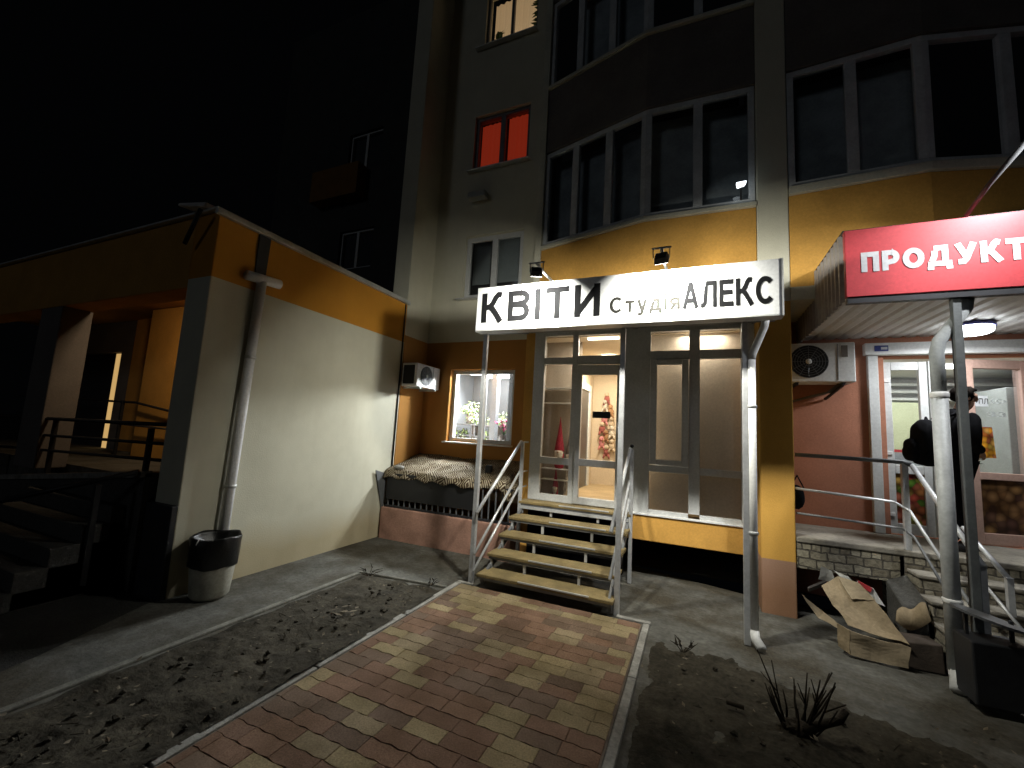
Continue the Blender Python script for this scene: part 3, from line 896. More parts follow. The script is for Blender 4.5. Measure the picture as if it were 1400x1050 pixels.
# set-back wing behind the annex
wing = thing('rear_wing', 'unlit set-back wing of the block rising behind the annex roof', 'building', (-9, 9.5, 0))
HW = [(-10.6, -9.2, 6.6, 7.9), (-7.2, -6.3, 6.6, 8.4), (-10.6, -9.2, 9.9, 11.3)]
us = sorted({-14., -4.97} | {h[0] for h in HW} | {h[1] for h in HW}); zs = sorted({0., 16.} | {h[2] for h in HW} | {h[3] for h in HW})
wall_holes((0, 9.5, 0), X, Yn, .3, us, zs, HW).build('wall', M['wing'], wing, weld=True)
for h in HW:
    casement((h[0] + .002, 9.62, 0), X, Yn, h[1] - h[0] - .004, h[2] + .002, h[3] - .002, wing, 2)
b = MB(); b.box(-11.7, -9.7, 9.1, 9.49, 8.9, 9.95)
b.build('balcony_panel', mat('dark ochre panel', (.22, .10, .02), .9, 0, .15), wing)

# ------------------------------------------------------------------ flower room (behind the wall window)
M['flower_wall'] = mat('pale grey room paint', (.26, .265, .27), .8, 0, .1, 2, 60, .05, .2)
room = thing('flower_room', 'bright white flower room seen through the wall window', 'room', (-3.9, 7.5, .82))
b = MB()
b.box(-4.93, -2.95, 8.8, 8.9, .7, 3.1); b.box(-3.0, -2.92, 6.66, 8.8, .7, 3.1); b.box(-4.95, -4.9, 6.67, 8.8, .7, 3.1)
b.build('room_wall', M['flower_wall'], room)
b = MB(); b.box(-4.9, -3.0, 6.66, 8.8, 3.02, 3.1)
b.build('room_ceiling', M['flower_wall'], room)
b = MB(); b.box(-4.9, -3.0, 6.66, 8.8, .72, .82)
b.build('room_floor', M['floor_in'], room)
tube_e = emat('fluorescent tube', (.93, .97, 1), 9)
for yy in (7.3, 7.9, 8.45):
    MB().box(-4.5, -3.15, yy, yy + .06, 2.95, 2.985).build('tube_light', tube_e, room)
    area('tube_light_glow', (-3.65, yy + .03, 2.94), (-4.5, 5.9 if yy < 7.5 else yy + .03, 1.5 if yy < 7.5 else 0), 380 if yy < 7.5 else 12, 1.3, .08, (.95, .98, 1), room)
b = MB(); b.box(-3.52, -3.40, 7.02, 7.16, .82, 3.02)
b.build('column', M['flower_wall'], room, bevel=.01)
b = MB(); b.box(-4.42, -4.28, 7.0, 7.1, .82, 2.9); 
b.build('inner_jamb', M['flower_wall'], room, bevel=.01)
rack = thing('plant_rack', 'grey metal rack full of cut flowers inside the flower room', 'rack', (-4, 7.9, .82))
for x in (-4.75, -4.2, -3.7, -3.15):
    MB().bar((x, 7.7, .82), (x, 7.7, 1.9), .03, .03).build('upright', M['grey_metal'], rack)
for z in (1.3, 1.62, 1.85):
    MB().box(-4.78, -3.1, 7.68, 8.1, z, z + .025).build('rack_shelf', M['grey_metal'], rack)
def bunch(c, r, n, m_leaf, m_pet, label, frac=.45):
    t = thing('flower_bucket', label, 'flowers', c, 'cut flowers standing in the flower room')
    MB().lathe(c, [(.05, 0), (.075, .02), (.09, .22), (.082, .22)], 14).build('bucket', M['pot'], t, True)
    bl, bp = MB(), MB()
    for k in range(n):
        d = Vector((random.gauss(0, 1), random.gauss(0, 1), abs(random.gauss(.7, .8)))).normalized()
        p = Vector(c) + Vector((0, 0, .22)) + d * r * random.uniform(.35, 1)
        s_ = random.uniform(.018, .045)
        e1 = Vector((random.gauss(0, 1), random.gauss(0, 1), random.gauss(0, 1))).normalized(); e2 = e1.cross(d).normalized()
        tgt = bp if random.random() < frac else bl
        tgt.face([p - e1 * s_, p + e2 * s_ * .5, p + e1 * s_, p - e2 * s_ * .5])
    for k in range(8):
        d = Vector((random.gauss(0, .5), random.gauss(0, .5), 1)).normalized()
        bl.tube([Vector(c) + Vector((0, 0, .1)), Vector(c) + Vector((0, 0, .2)) + d * r * .8], .004, 5)
    bl.build('leaves', m_leaf, t); bp.build('blossoms', m_pet, t)
for i, (x, z, w_, lb) in enumerate([(-4.62, 1.33, 0, 'loose pale green bunch at the left end of the flower rack'), (-4.25, 1.65, 1, 'tall white blossom bunch left of the white column'), (-3.95, 1.34, 0, 'low bushy green bunch in the middle of the rack'),
                                   (-3.68, 1.65, 1, 'white and green bunch just behind the white column'), (-3.3, 1.34, 1, 'white blossom bunch at the right end of the rack'), (-4.42, 1.88, 0, 'pale green spray on the top shelf of the rack')]):
    bunch((x, 7.86, z), .30, 170, M['leaf'], M['petal'], lb, .55 if w_ else .2)
bunch((-3.12, 7.9, 1.88), .24, 110, M['leaf'], M['pinkpetal'], 'bunch of red pink blossoms high at the right of the rack', .5)
t = thing('potted_plant', 'pink flowering pot plant on the sill inside the wall window', 'pot plant', (-2.98, 6.72, 1.56))
b = MB(); b.box(-4.05, -2.78, 6.6, 6.95, 1.53, 1.56)
b.build('inner_sill', M['white_in'], room)
MB().lathe((-3.08, 6.74, 1.562), [(.05, 0), (.062, .01), (.085, .13), (.078, .13)], 18).build('pot', M['pot'], t, True)
bl, bp = MB(), MB()
for k in range(26):
    d = Vector((random.gauss(0, .6), random.gauss(0, .5), 1)).normalized()
    p0 = Vector((-3.08, 6.74, 1.69)); p1 = p0 + d * random.uniform(.1, .28)
    bl.tube([p0, p1], .0035, 5)
    if k % 2:
        for q in range(7):
            e = Vector((random.gauss(0, 1), random.gauss(0, 1), random.gauss(0, 1))).normalized(); f = e.cross(d).normalized()
            c = p1 + Vector((random.gauss(0, .016), random.gauss(0, .016), random.gauss(.01, .014)))
            bp.face([c - e * .022, c + f * .015, c + e * .022, c - f * .015])
bl.build('stems', M['leafdark'], t); bp.build('blossoms', M['pinkpetal'], t)

# ------------------------------------------------------------------ glazed shop front
front = thing('flower_shop', 'glazed flower shop front with white frames and entrance door', 'shop', (-.8, 5.78, .82))
def fbox(lst, name, m_, parent, y0=5.74, y1=5.82, bev=.006):
    b = MB()
    for (x0, x1, z0, z1) in lst: b.box(x0, x1, y0, y1, z0, z1)
    return b.build(name, m_, parent, bevel=bev)
fbox([(-2.20, -2.035, .82, 3.28), (-1.615, -1.535, .82, 3.28), (-.90, -.545, .81, 3.28), (.515, .662, .81, 3.28),
      (-2.035, -1.615, .82, .915), (-2.035, -1.615, 1.335, 1.43), (-2.035, -1.615, 2.77, 2.87), (-2.035, -1.615, 3.19, 3.28),
      (-1.535, -.90, 2.76, 2.89), (-1.535, -.90, 3.19, 3.28), (-.072, .056, .87, 3.19),
      (-.545, -.072, .81, .87), (.056, .515, .81, .87), (-.545, -.072, 1.35, 1.435), (.056, .515, 1.35, 1.435), (-.545, -.072, 2.815, 2.93), (.056, .515, 2.815, 2.93), (-.545, .515, 3.19, 3.28)],
     'frame', M['pvc'], front, 5.745, 5.815)
fbox([(-.54, -.46, 1.44, 2.81), (-.155, -.075, 1.44, 2.81), (-.46, -.155, 1.44, 1.51), (-.46, -.155, 2.74, 2.81)], 'opening_sash', M['pvc'], front, 5.715, 5.775)
for (x0, x1, z0, z1) in ((-2.035, -1.615, .915, 1.335), (-2.035, -1.615, 1.43, 2.77), (-2.035, -1.615, 2.87, 3.19), (-1.535, -.90, 2.89, 3.19), (-.46, -.155, 1.51, 2.74),
                         (.056, .515, 1.435, 2.815), (-.545, -.072, .87, 1.35), (.056, .515, .87, 1.35), (-.545, -.072, 2.93, 3.19), (.056, .515, 2.93, 3.19)):
    MB().pane((0, 5.78, 0), (1, 0, 0), (0, -1, 0), x0 + .001, x1 - .001, z0 + .001, z1 - .001).build('pane', M['glass'], front)
b = MB(); b.box(-.86, .662, 5.70, 5.80, .49, .805)
b.build('sill_band', M['yellow'], front, bevel=.008)
b = MB(); b.box(-2.2, -.86, 5.80, 5.9, -.1, .80)
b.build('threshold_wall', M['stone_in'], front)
b = MB(); b.box(-2.36, -2.205, 5.80, 6.39, -.1, 3.27)
b.build('side_return', M['yellow'], front)
b = MB(); b.box(-.9, .662, 5.68, 5.745, .80, .822)
b.build('outer_sill', M['white_metal'], front, bevel=.004)
door = MB()
for (x0, x1, z0, z1) in ((-1.53, -1.462, .83, 2.75), (-.972, -.905, .83, 2.75), (-1.462, -.972, .83, .925), (-1.462, -.972, 1.345, 1.44), (-1.462, -.972, 2.61, 2.75)):
    door.box(x0, x1, 5.725, 5.79, z0, z1)
door = door.build('door', M['pvc'], front, bevel=.006)
b = MB(); b.pane((0, 5.76, 0), (1, 0, 0), (0, -1, 0), -1.461, -.973, .926, 1.344); b.pane((0, 5.76, 0), (1, 0, 0), (0, -1, 0), -1.461, -.973, 1.441, 2.609)
b.build('door_pane', M['glass'], door)
fbox([(-1.30, -1.055, 2.01, 2.10)], 'door_plate', M['black'], door, 5.742, 5.755, .003)
MB().tube([(-.94, 5.72, 1.75), (-.94, 5.67, 1.75), (-.94, 5.67, 1.95), (-.94, 5.72, 1.95)], .012, 8).build('handle', M['steel'], door, True)

sales = thing('sales_room', 'warm beige shop interior seen through the open entrance glass', 'room', (-1.2, 7.2, .82))
b = MB()
b.box(-2.0, -1.92, 6.9, 8.5, .7, 3.3)      # left wall of the passage
b.box(-2.0, .0, 8.5, 8.6, .7, 3.3); b.box(-.35, -.28, 6.2, 8.5, .7, 3.3)
b.build('room_wall', M['warmwall'], sales)
b = MB(); b.box(-2.9, .6, 5.92, 8.6, .70, .82)
b.build('room_floor', M['floor_in'], sales)
b = MB(); b.box(-2.2, .66, 5.92, 8.6, 3.2, 3.27)
b.build('room_ceiling', M['warmwall'], sales)
b = MB(); b.box(-2.19, -1.60, 6.22, 6.26, .82, 3.2); b.box(-2.19, -2.16, 5.92, 6.22, .82, 3.2)
b.build('display_booth', M['board'], sales)
b = MB(); b.box(-.505, .64, 5.98, 6.01, 1.40, 2.95); b.box(-.66, .64, 5.98, 6.01, .84, 1.398); b.box(-.66, .64, 5.98, 6.01, 2.952, 3.2)
b.build('window_board', mat('pale beige panel', (.66, .57, .46), .85, 0, .12, 1.2, 60, .1, .2), sales)
b = MB()
for z in (1.08, 1.24, 2.22, 2.45): b.box(-2.12, -1.64, 6.02, 6.21, z, z + .012)
b.build('booth_shelf', M['white_in'], sales)
# white door frame with a dark mirror on the passage's left wall
b = MB()
b.box(-1.915, -1.88, 7.25, 7.37, .82, 2.75); b.box(-1.915, -1.88, 8.05, 8.2, .82, 2.75); b.box(-1.915, -1.88, 7.37, 8.05, 2.62, 2.75)
b.build('inner_door_frame', M['white_in'], sales, bevel=.006)
b = MB(); b.box(-1.916, -1.905, 7.37, 8.05, .82, 2.62)
b.build('dark_doorway', mat('dim passage', (.08, .075, .07), .3, 0, .3, 5), sales)
b = MB(); b.box(-.9, -.31, 8.0, 8.49, .82, 2.4)
b.build('cupboard', M['warmwall'], sales, bevel=.01)
b = MB(); b.box(-1.45, -.95, 5.95, 6.2, .822, .84)
tag(b.build('doormat', mat('brown doormat', (.13, .08, .055), .95, 0, .3, 10, 90, .5)), 'brown doormat just inside the shop entrance', 'doormat')
b = MB(); b.lathe((-1.4, 7.4, 3.14), [(.16, .06), (.16, .0), (.13, -.02), (.02, -.025)], 20)
b.build('ceiling_lamp', emat('warm ceiling lamp', (1, .86, .66), 6), sales, True)
MB().box(-1.45, -1.0, 5.93, 6.0, 3.165, 3.19).build('entry_lamp', emat('warm strip lamp', (1, .86, .68), 3), sales)
area('entry_lamp_and_fill', (-1.22, 5.965, 3.16), (-1.22, 5.965, 0), 16, .45, .06, (1, .88, .72), sales)
area('entry_lamp_and_fill', (.08, 5.90, 3.17), (.08, 5.93, 0), 5, .5, .05, (1, .88, .72), sales)  # added unseen fill that brightens the right-hand boards, without a fixture
area('ceiling_lamp_glow', (-1.4, 7.4, 3.1), (-1.4, 7.4, 0), 40, .4, .4, (1, .86, .66), sales)
# garland of soft toys on the back wall
hang = [(-1.62, 2.55, .09), (-1.66, 2.40, .09), (-1.54, 2.30, .1), (-1.66, 2.15, .1), (-1.52, 2.06, .09), (-1.70, 1.95, .1), (-1.50, 1.88, .1), (-1.62, 1.8, .09), (-1.70, 1.66, .1), (-1.50, 1.62, .1), (-1.60, 1.50, .1)]
hm = [mat('dusty red plush', (.30, .09, .08), .95, 0, .3, 12), M['fur'], mat('tan plush', (.36, .20, .10), .95, 0, .3, 12), mat('pink plush', (.55, .22, .22), .95, 0, .3, 12), mat('ivory plush', (.52, .42, .30), .95, 0, .3, 12)]
for i, (x, z, r) in enumerate(hang):
    t = thing('soft_toy', ['red', 'cream', 'tan', 'pink', 'ivory'][i % 5] + ' soft toy, number %s from the top of the wall bunch' % ['one', 'two', 'three', 'four', 'five', 'six', 'seven', 'eight', 'nine', 'ten', 'eleven'][i], 'soft toy', (x, 8.42, z), 'soft toys hung on the shop wall')
    MB().ball((x, 8.42, z - .03), r * .8, 2, (.75, .45, 1.05), .12).build('body', hm[i % 5], t, True)
    MB().ball((x, 8.40, z + .06), r * .48, 2, (1, .8, 1), .1).build('head', hm[(i % 5) or 4], t, True)
    for s_ in (-1, 1):
        MB().tube([(x + s_ * .035, 8.41, z - .08), (x + s_ * .06, 8.40, z - .16)], .02, 7).build('leg', hm[i % 5], t, True)
# gnomes in the booth
def gnome(x, y, z, s_, hm_, lb):
    t = thing('gnome', lb, 'gnome', (x, y, z), 'cloth gnomes in the display booth')
    b = MB(); pts = [(.10, 0), (.105, .02), (.085, .15), (.05, .35), (.02, .58), (.004, .72)]
    b.lathe((x, y, z + .34 * s_), [(r * s_, h * s_) for r, h in pts], 16)
    b.build('hat', hm_, t, True)
    MB().lathe((x, y - .02, z + .05 * s_), [(.01 * s_, 0), (.05 * s_, .08 * s_), (.085 * s_, .2 * s_), (.09 * s_, .31 * s_), (.02, .33 * s_)], 14).build('beard', M['fur'], t, True)
    MB().lathe((x, y + .01, z), [(.08 * s_, 0), (.10 * s_, .05 * s_), (.095 * s_, .3 * s_), (.03 * s_, .34 * s_)], 14).build('body', hm_, t, True)
    MB().ball((x, y - .10 * s_, z + .33 * s_), .028 * s_, 2).build('nose', M['skin'], t, True)
gnome(-1.86, 6.10, 1.26, .72, M['gnome'], 'gnome with tall red hat on the upper booth shelf')
gnome(-1.71, 6.13, 1.26, .58, M['greyfelt'], 'smaller grey gnome beside the red hatted one')
gnome(-1.90, 6.10, .83, .42, M['gnome'], 'small red gnome at the bottom of the booth')
gnome(-1.74, 6.12, .83, .40, M['fur'], 'small cream gnome at the bottom of the booth')

# ------------------------------------------------------------------ canopy with the white sign board
SY = 4.10
can = thing('shop_canopy', 'entrance canopy on steel posts carrying a long white shop sign', 'canopy', (-.8, 4.5, 0))
b = MB(); b.box(-2.31, .667, SY, SY + .14, 2.882, 3.386)
b.build('sign_board', M['signwhite'], can, bevel=.006)
b = MB(); b.box(.668, .70, SY + .01, SY + .15, 2.875, 3.392); b.box(-2.315, .667, SY - .004, SY + .15, 2.872, 2.881)
b.build('sign_trim', M['galv'], can, bevel=.003)
text('lettering', 'КВІТИ', -2.24, -.887, 2.968, 3.312, SY, M['ink'], can, .185, .17)
text('lettering', 'Студія', -.787, -.132, 2.985, 3.150, SY, M['ink2'], can, .175, .12)
text('lettering', 'АЛЕКС', -.112, .627, 2.982, 3.235, SY, M['ink'], can, .185, .10)
b = MB(); b.hexa([(-2.36, 4.24, 3.02), (.69, 4.24, 3.02), (.69, 5.735, 3.30), (-2.36, 5.735, 3.30), (-2.36, 4.24, 3.06), (.69, 4.24, 3.06), (.69, 5.735, 3.34), (-2.36, 5.735, 3.34)])
b.build('roof_sheet', M['grey_metal'], can)
b = MB()
for x in (-2.33, -.74, .66): b.bar((x, 4.26, 2.985), (x, 5.73, 3.26), .05, .05)
b.box(-2.36, .69, 4.46, 4.52, 2.93, 2.99)
b.build('roof_frame', M['grey_metal'], can)
for x, z1 in ((-2.365, 2.93), (-.709, 2.93), (.435, 2.93)):
    MB().box(x - .026, x + .026, 4.465, 4.517, .0, z1).build('post', M['steel'], can, bevel=.004)
# floodlights on arms
def flood(x, lb, pw, d, spread):
    t = thing('floodlight', lb, 'floodlight', (x, 3.72, 3.40), 'floodlights on arms above the white sign')
    MB().tube([(x + (.02), 4.16, 3.39), (x, 3.90, 3.405), (x, 3.69, 3.42)], .014, 8).build('arm', M['white_metal'], t, True)
    MB().tube([(x - .08, 3.69, 3.424), (x + .08, 3.69, 3.424)], .009, 8).build('cross_bar', M['white_metal'], t, True)
    b = MB()
    for s_ in (-1, 1): b.bar((x + s_ * .068, 3.69, 3.42), (x + s_ * .068, 3.695, 3.335), .008, .012)
    b.build('yoke', M['grey_metal'], t)
    d = Vector(d).normalized(); e = Vector((0, 0, -1)).cross(d).normalized() * -1; u = d.cross(e) * -1; c = Vector((x, 3.695, 3.335))
    q = []
    for dd, sc_ in ((-.03, .8), (.03, 1.)):
        for i, j in ((-1, -1), (1, -1), (1, 1), (-1, 1)):
            q.append(c + d * dd + e * (i * .062 * sc_) + u * (j * .048 * sc_))
    MB().hexa(q).build('housing', M['dark_metal'], t, bevel=.004)
    q = []
    for dd in (.031, .034):
        for i, j in ((-1, -1), (1, -1), (1, 1), (-1, 1)):
            q.append(c + d * dd + e * (i * .055) + u * (j * .041))
    MB().hexa(q).build('lens', emat('led panel', (1, .98, .92), 12), t)
    area('led_beam', c + d * .04, c + d * 2, pw, .10, .075, (1, .98, .87), t, spread)
flood(-1.436, 'left of two black floodlights on arms above the white sign', FLOOD_W[0], (-.32, .70, -.62), 150)
flood(-.275, 'right of two black floodlights on arms above the white sign', FLOOD_W[1], (.14, .84, -.52), 146)
# galvanised downpipe by the right post
t = thing('canopy_downpipe', 'round pale downpipe beside the right canopy post, with a white shoe', 'downpipe', (.5, 4.49, 0))
MB().tube([(.487, 4.49, 2.56), (.487, 4.49, .10)], .038, 16).build('pipe', M['white_metal'], t, True)
MB().tube([(.60, 4.40, 2.93), (.59, 4.42, 2.86), (.50, 4.48, 2.62), (.487, 4.49, 2.54)], .034, 12).build('elbow', M['white_metal'], t, True)
MB().tube([(.487, 4.49, .13), (.495, 4.46, .07), (.53, 4.37, .035)], .040, 12).build('shoe', M['plastic'], t, True)
for z in (2.1, .95):
    MB().lathe((.487, 4.49, z), [(.041, 0), (.046, .005), (.046, .025), (.041, .03)], 16).build('bracket', M['galv'], t, True)

# ------------------------------------------------------------------ entrance stairs
st = thing('entrance_stairs', 'steel stairs with five tan treads and silver handrails up to the shop door', 'stairs', (-1.48, 4.36, 0))
XL, XR = -2.235, -.725
FY = [4.36, 4.60, 4.885, 5.175, 5.50]
for k, y0 in enumerate(FY):
    z = .164 * (k + 1)
    d = .30 if k < 4 else .245
    MB().box(XL, XR, y0, y0 + d, z - .035, z).build('tread' if k < 4 else 'landing', M['tread'], st, bevel=.006)
    MB().box(XL + .02, XR - .02, y0 + .012, y0 + d - .02, z - .062, z - .036).build('tread_frame', M['grey_metal'], st)
    MB().box(XL + .5 + .02 * k, XR - .24 - .03 * (k % 3), y0 - .004, y0 + .012, z - .010, z + .003).build('nosing_strip', M['galv'], st)
for k in range(1, 5):
    z0 = .164 * k; b = MB()
    for x in (XL + .05, XL + .47, XL + 1.1, XR - .05):
        b.box(x - .014, x + .014, FY[k] + .02, FY[k] + .048, z0 + .001, z0 + .10)
    b.build('riser_strut', M['steel'], st)
b = MB(); b.box(XL + .03, XR - .03, 5.50, 5.53, .72, .757)
b.build('landing_beam', M['steel'], st)
for x in (XL + .04, XR - .04):
    MB().bar((x, 4.42, .06), (x, 5.55, .70), .035, .06).build('stringer', M['grey_metal'], st)
for x, sg in ((-2.225, -1), (-.728, 1)):
    MB().box(x - .022, x + .022, 5.505, 5.549, .0, 1.62).build('handrail_post', M['steel'], st, bevel=.004)
    lo = -2.315 if sg < 0 else -.775
    for zt, zb, r in ((1.63, .80, .021), (1.22, .34, .016), (1.01, .15, .016)):
        MB().tube([(lo, 4.43, zb), (x - sg * .026 if sg > 0 else x - .026, 5.54, zt)], r, 10).build('handrail', M['steel'], st, True)
        if sg < 0:
            MB().tube([(x, 5.53, zt - .01), (x, 5.74, zt - .01)], .011, 8).build('rail_tie', M['steel'], st, True)
MB().ball((-.735, 5.56, 1.66), .025, 2).build('rail_cap', M['black'], st, True)

# ------------------------------------------------------------------ lightwell wall, grille, carpet
lw = thing('lightwell_wall', 'low pink stucco wall topped by a black picket grille', 'wall', (-3.5, 5.44, 0))
b = MB(); b.box(-4.56, -2.30, 5.44, 5.60, -.1, .47); b.box(-2.46, -2.30, 5.60, 6.38, -.1, .47)
b.build('parapet', M['pink'], lw, bevel=.015)
b = MB()
b.box(-4.52, -2.32, 5.48, 5.51, .475, .505); b.box(-4.52, -2.32, 5.48, 5.51, .93, .96)
b.build('grille_rail', M['dark_metal'], lw)
x = -4.47
while x < -2.33:
    MB().box(x - .008, x + .008, 5.487, 5.503, .506, .929).build('picket', M['grey_metal'], lw)
    x += .105
b = MB(); b.box(-4.5, -2.85, 5.466, 5.476, .60, 1.0)
b.build('dark_sheet', M['black'], lw)
bm = bmesh.new()
NX, NY = 60, 34
g = []
for j in range(NY + 1):
    row = []
    for i in range(NX + 1):
        u, v = i / NX, j / NY
        x = -4.57 + u * (2.24 - .0 * v)
        yb = 5.40 + .03 * math.sin(u * 9) + (.05 * noise.noise(Vector((u * 14, 0, 2))))
        y = yb + v * (6.385 - yb)
        z = 1.0 + .27 * v ** .9 + .028 * noise.noise(Vector((x * 2.6, y * 2.6, 0))) + .012 * noise.noise(Vector((x * 9, y * 9, 1)))
        if v < .10:
            z -= (.10 - v) * (.7 + .5 * noise.noise(Vector((x * 6, 0, 4))))
            y += (.10 - v) * .25
        if u > .93: z -= (u - .93) * 2.2
        row.append(bm.verts.new((x, y, z)))
    g.append(row)
for j in range(NY):
    for i in range(NX): bm.faces.new((g[j][i], g[j][i + 1], g[j + 1][i + 1], g[j + 1][i]))
b = MB(); b.bm.free(); b.bm = bm
tag(b.build('carpet', M['carpet'], smooth=True, solid=.018), 'old patterned beige carpet spread over the black grille under the window', 'carpet')
b = MB(); b.hexa([(-4.575, 5.26, 1.05), (-4.575, 5.50, .98), (-4.565, 5.50, .98), (-4.565, 5.26, 1.05), (-4.575, 5.46, .46), (-4.575, 5.50, .46), (-4.565, 5.50, .46), (-4.565, 5.46, .46)])
tag(b.build('tarp_flap', M['grey_metal']), 'dark flap hanging at the left end of the carpet', 'tarp')
b = MB(); b.hexa([(-2.90, 5.72, 1.125), (-2.80, 5.72, 1.125), (-2.80, 5.80, 1.14), (-2.90, 5.80, 1.14), (-2.90, 5.74, 1.24), (-2.80, 5.74, 1.24), (-2.80, 5.79, 1.24), (-2.90, 5.79, 1.24)])
tag(b.build('dark_box', M['black'], bevel=.008), 'small dark box standing on the right part of the carpet', 'box')
t = thing('carpet_stone', 'grey stone weighing down the left end of the carpet', 'stone', (-4.35, 5.55, 1.06))
MB().ball((-4.36, 5.56, 1.09), .075, 3, (1.2, .8, .5), .06).build('stone', M['kerb'], t, True)

# ------------------------------------------------------------------ air conditioners
t = thing('air_conditioner', 'white outdoor air conditioner on the dark wall left of the window', 'air conditioner', (-4.4, 6.0, 2.43))
MB().box(-4.56, -4.255, 5.68, 6.37, 2.43, 2.825).build('case', M['white_metal'], t, bevel=.012)
b = MB(); b.box(-4.52, -4.30, 5.665, 5.679, 2.47, 2.785)
b.build('coil_grille', M['black'], t)
def fan(cx, cy, cz, ax, r, t):
    A = Vector(ax); e1 = Vector((0, 0, 1)).cross(A).normalized(); e2 = Vector((0, 0, 1))
    C_ = Vector((cx, cy, cz))
    b = MB(); n = 28
    lo = [b.bm.verts.new(C_ + (e1 * math.cos(6.28318 * k / n) + e2 * math.sin(6.28318 * k / n)) * r + A * .002) for k in range(n)]
    hi = [b.bm.verts.new(C_ + (e1 * math.cos(6.28318 * k / n) + e2 * math.sin(6.28318 * k / n)) * r + A * .006) for k in range(n)]
    b.bm.faces.new(lo); b.bm.faces.new(hi)
    for k in range(n): b.bm.faces.new((lo[k], lo[(k + 1) % n], hi[(k + 1) % n], hi[k]))
    b.build('fan_opening', M['black'], t)
    b = MB()
    for rr in [r * k / 7 for k in range(2, 8)]:
        b.tube([C_ + A * .014 + (e1 * math.cos(6.28318 * k / 24) + e2 * math.sin(6.28318 * k / 24)) * rr for k in range(25)], .0028, 5)
    for k in range(12):
        dd = e1 * math.cos(6.28318 * k / 12) + e2 * math.sin(6.28318 * k / 12)
        b.tube([C_ + A * .014 + dd * r * .18, C_ + A * .014 + dd * r], .0025, 5)
    b.build('fan_guard', M['grey_metal'], t)
    b = MB(); b.ball(C_ + A * .018, r * .17, 2, (.35 if abs(A.x) > .5 else 1, .35 if abs(A.y) > .5 else 1, 1))
    b.build('fan_hub', M['white_metal'], t, True)
fan(-4.255, 5.95, 2.63, (1, 0, 0), .165, t)
b = MB(); b.box(-4.254, -4.249, 6.15, 6.156, 2.44, 2.815)
b.build('panel_seam', M['grey_metal'], t)
b = MB(); b.bar((-4.59, 5.8, 2.41), (-4.25, 5.8, 2.41), .03, .03); b.bar((-4.59, 6.25, 2.41), (-4.25, 6.25, 2.41), .03, .03)
b.build('bracket', M['galv'], t)
t = thing('air_conditioner', 'white outdoor air conditioner on the terracotta wall under the red sign canopy', 'air conditioner', (1.45, 6.2, 2.56))
MB().box(1.03, 1.735, 6.06, 6.36, 2.56, 3.04).build('case', M['white_metal'], t, bevel=.012)
fan(1.27, 6.06, 2.81, (0, -1, 0), .20, t)
b = MB(); b.box(1.56, 1.565, 6.053, 6.059, 2.58, 3.02)
b.build('panel_seam', M['grey_metal'], t)
b = MB(); b.box(1.60, 1.66, 6.05, 6.058, 2.86, 3.0)
b.build('rating_label', M['brown'], t)
b = MB(); b.bar((1.15, 6.08, 2.54), (1.15, 6.39, 2.54), .035, .03); b.bar((1.62, 6.08, 2.54), (1.62, 6.39, 2.54), .035, .03); b.bar((1.62, 6.12, 2.53), (1.50, 6.38, 2.38), .025, .025)
b.build('bracket', M['dark_metal'], t)
b = MB(); b.tube([(1.62, 6.2, 2.55), (1.55, 6.3, 2.47), (1.3, 6.36, 2.40), (1.02, 6.38, 2.30)], .014, 6); b.tube([(1.60, 6.2, 2.55), (1.5, 6.32, 2.45), (1.2, 6.37, 2.36), (1.02, 6.38, 2.34)], .012, 6)
b.build('hose', M['brown'], t, True)

# ------------------------------------------------------------------ grocery on the right
gro = thing('grocery_shop', 'terracotta grocery front with white doors under the red sign', 'shop', (2.4, 6.4, .82))
HG = [(2.03, 3.75, .82, 2.92)]
wall_holes((0, 6.4, 0), X, Yn, .22, [.985, 2.03, 3.75, 6.], [.0, .82, 2.92, 3.4], HG).build('wall', M['red_wall'], gro, weld=True)
b = MB(); b.box(1.90, 6, 6.30, 6.395, 2.925, 3.07)
b.build('shutter_box', M['white_metal'], gro, bevel=.008)
b = MB(); b.box(1.93, 2.03, 6.33, 6.395, .825, 2.92)
b.build('door_jamb', M['pvc'], gro, bevel=.006)
b = MB(); b.box(2.03, 2.09, 6.36, 6.5, .825, 2.9)
b.build('inner_jamb', M['red_wall'], gro, bevel=.006)
b = MB(); b.box(1.99, 2.12, 6.290, 6.299, 2.965, 3.035)
pl = b.build('number_plate', mat('blue plate', (.04, .06, .25), .4), gro)
b = MB(); b.box(2.05, 2.11, 6.286, 6.2895, 2.985, 3.015)
b.build('plate_stripe', M['signwhite'], pl)
def leaf(o, u, n, w, z0, z1, zmid0, zmid1, fm, pic, parent, fr=.075, name='door'):
    b = MB()
    for (a, c, e, f) in ((0, fr, z0, z1), (w - fr, w, z0, z1), (fr, w - fr, z0, z0 + .12), (fr, w - fr, zmid0, zmid1), (fr, w - fr, z1 - .10, z1)):
        b.ob(o, u, n, a, c, -.03, .03, e, f)
    d = b.build(name, fm, parent, bevel=.006)
    b = MB(); b.pane(o, u, n, fr + .001, w - fr - .001, zmid1 + .001, z1 - .101)
    b.build('door_pane', M['glass'], d)
    b = MB(); b.ob(o, u, n, fr + .001, w - fr - .001, -.006, .006, z0 + .121, zmid0 - .001)
    b.build('picture_panel', pic, d)
    return d
d1 = leaf((2.095, 6.44, 0), X, Yn, .41, .83, 2.85, 1.52, 1.62, M['pvc'], M['fruit'], gro)
b = MB(); b.box(2.172, 2.428, 6.430, 6.437, 1.622, 1.765)
b.build('grey_panel', M['grey_wall'], d1)
b = MB(); b.box(2.172, 2.428, 6.428, 6.436, 1.768, 1.80)
b.build('red_bar', M['red'], d1)
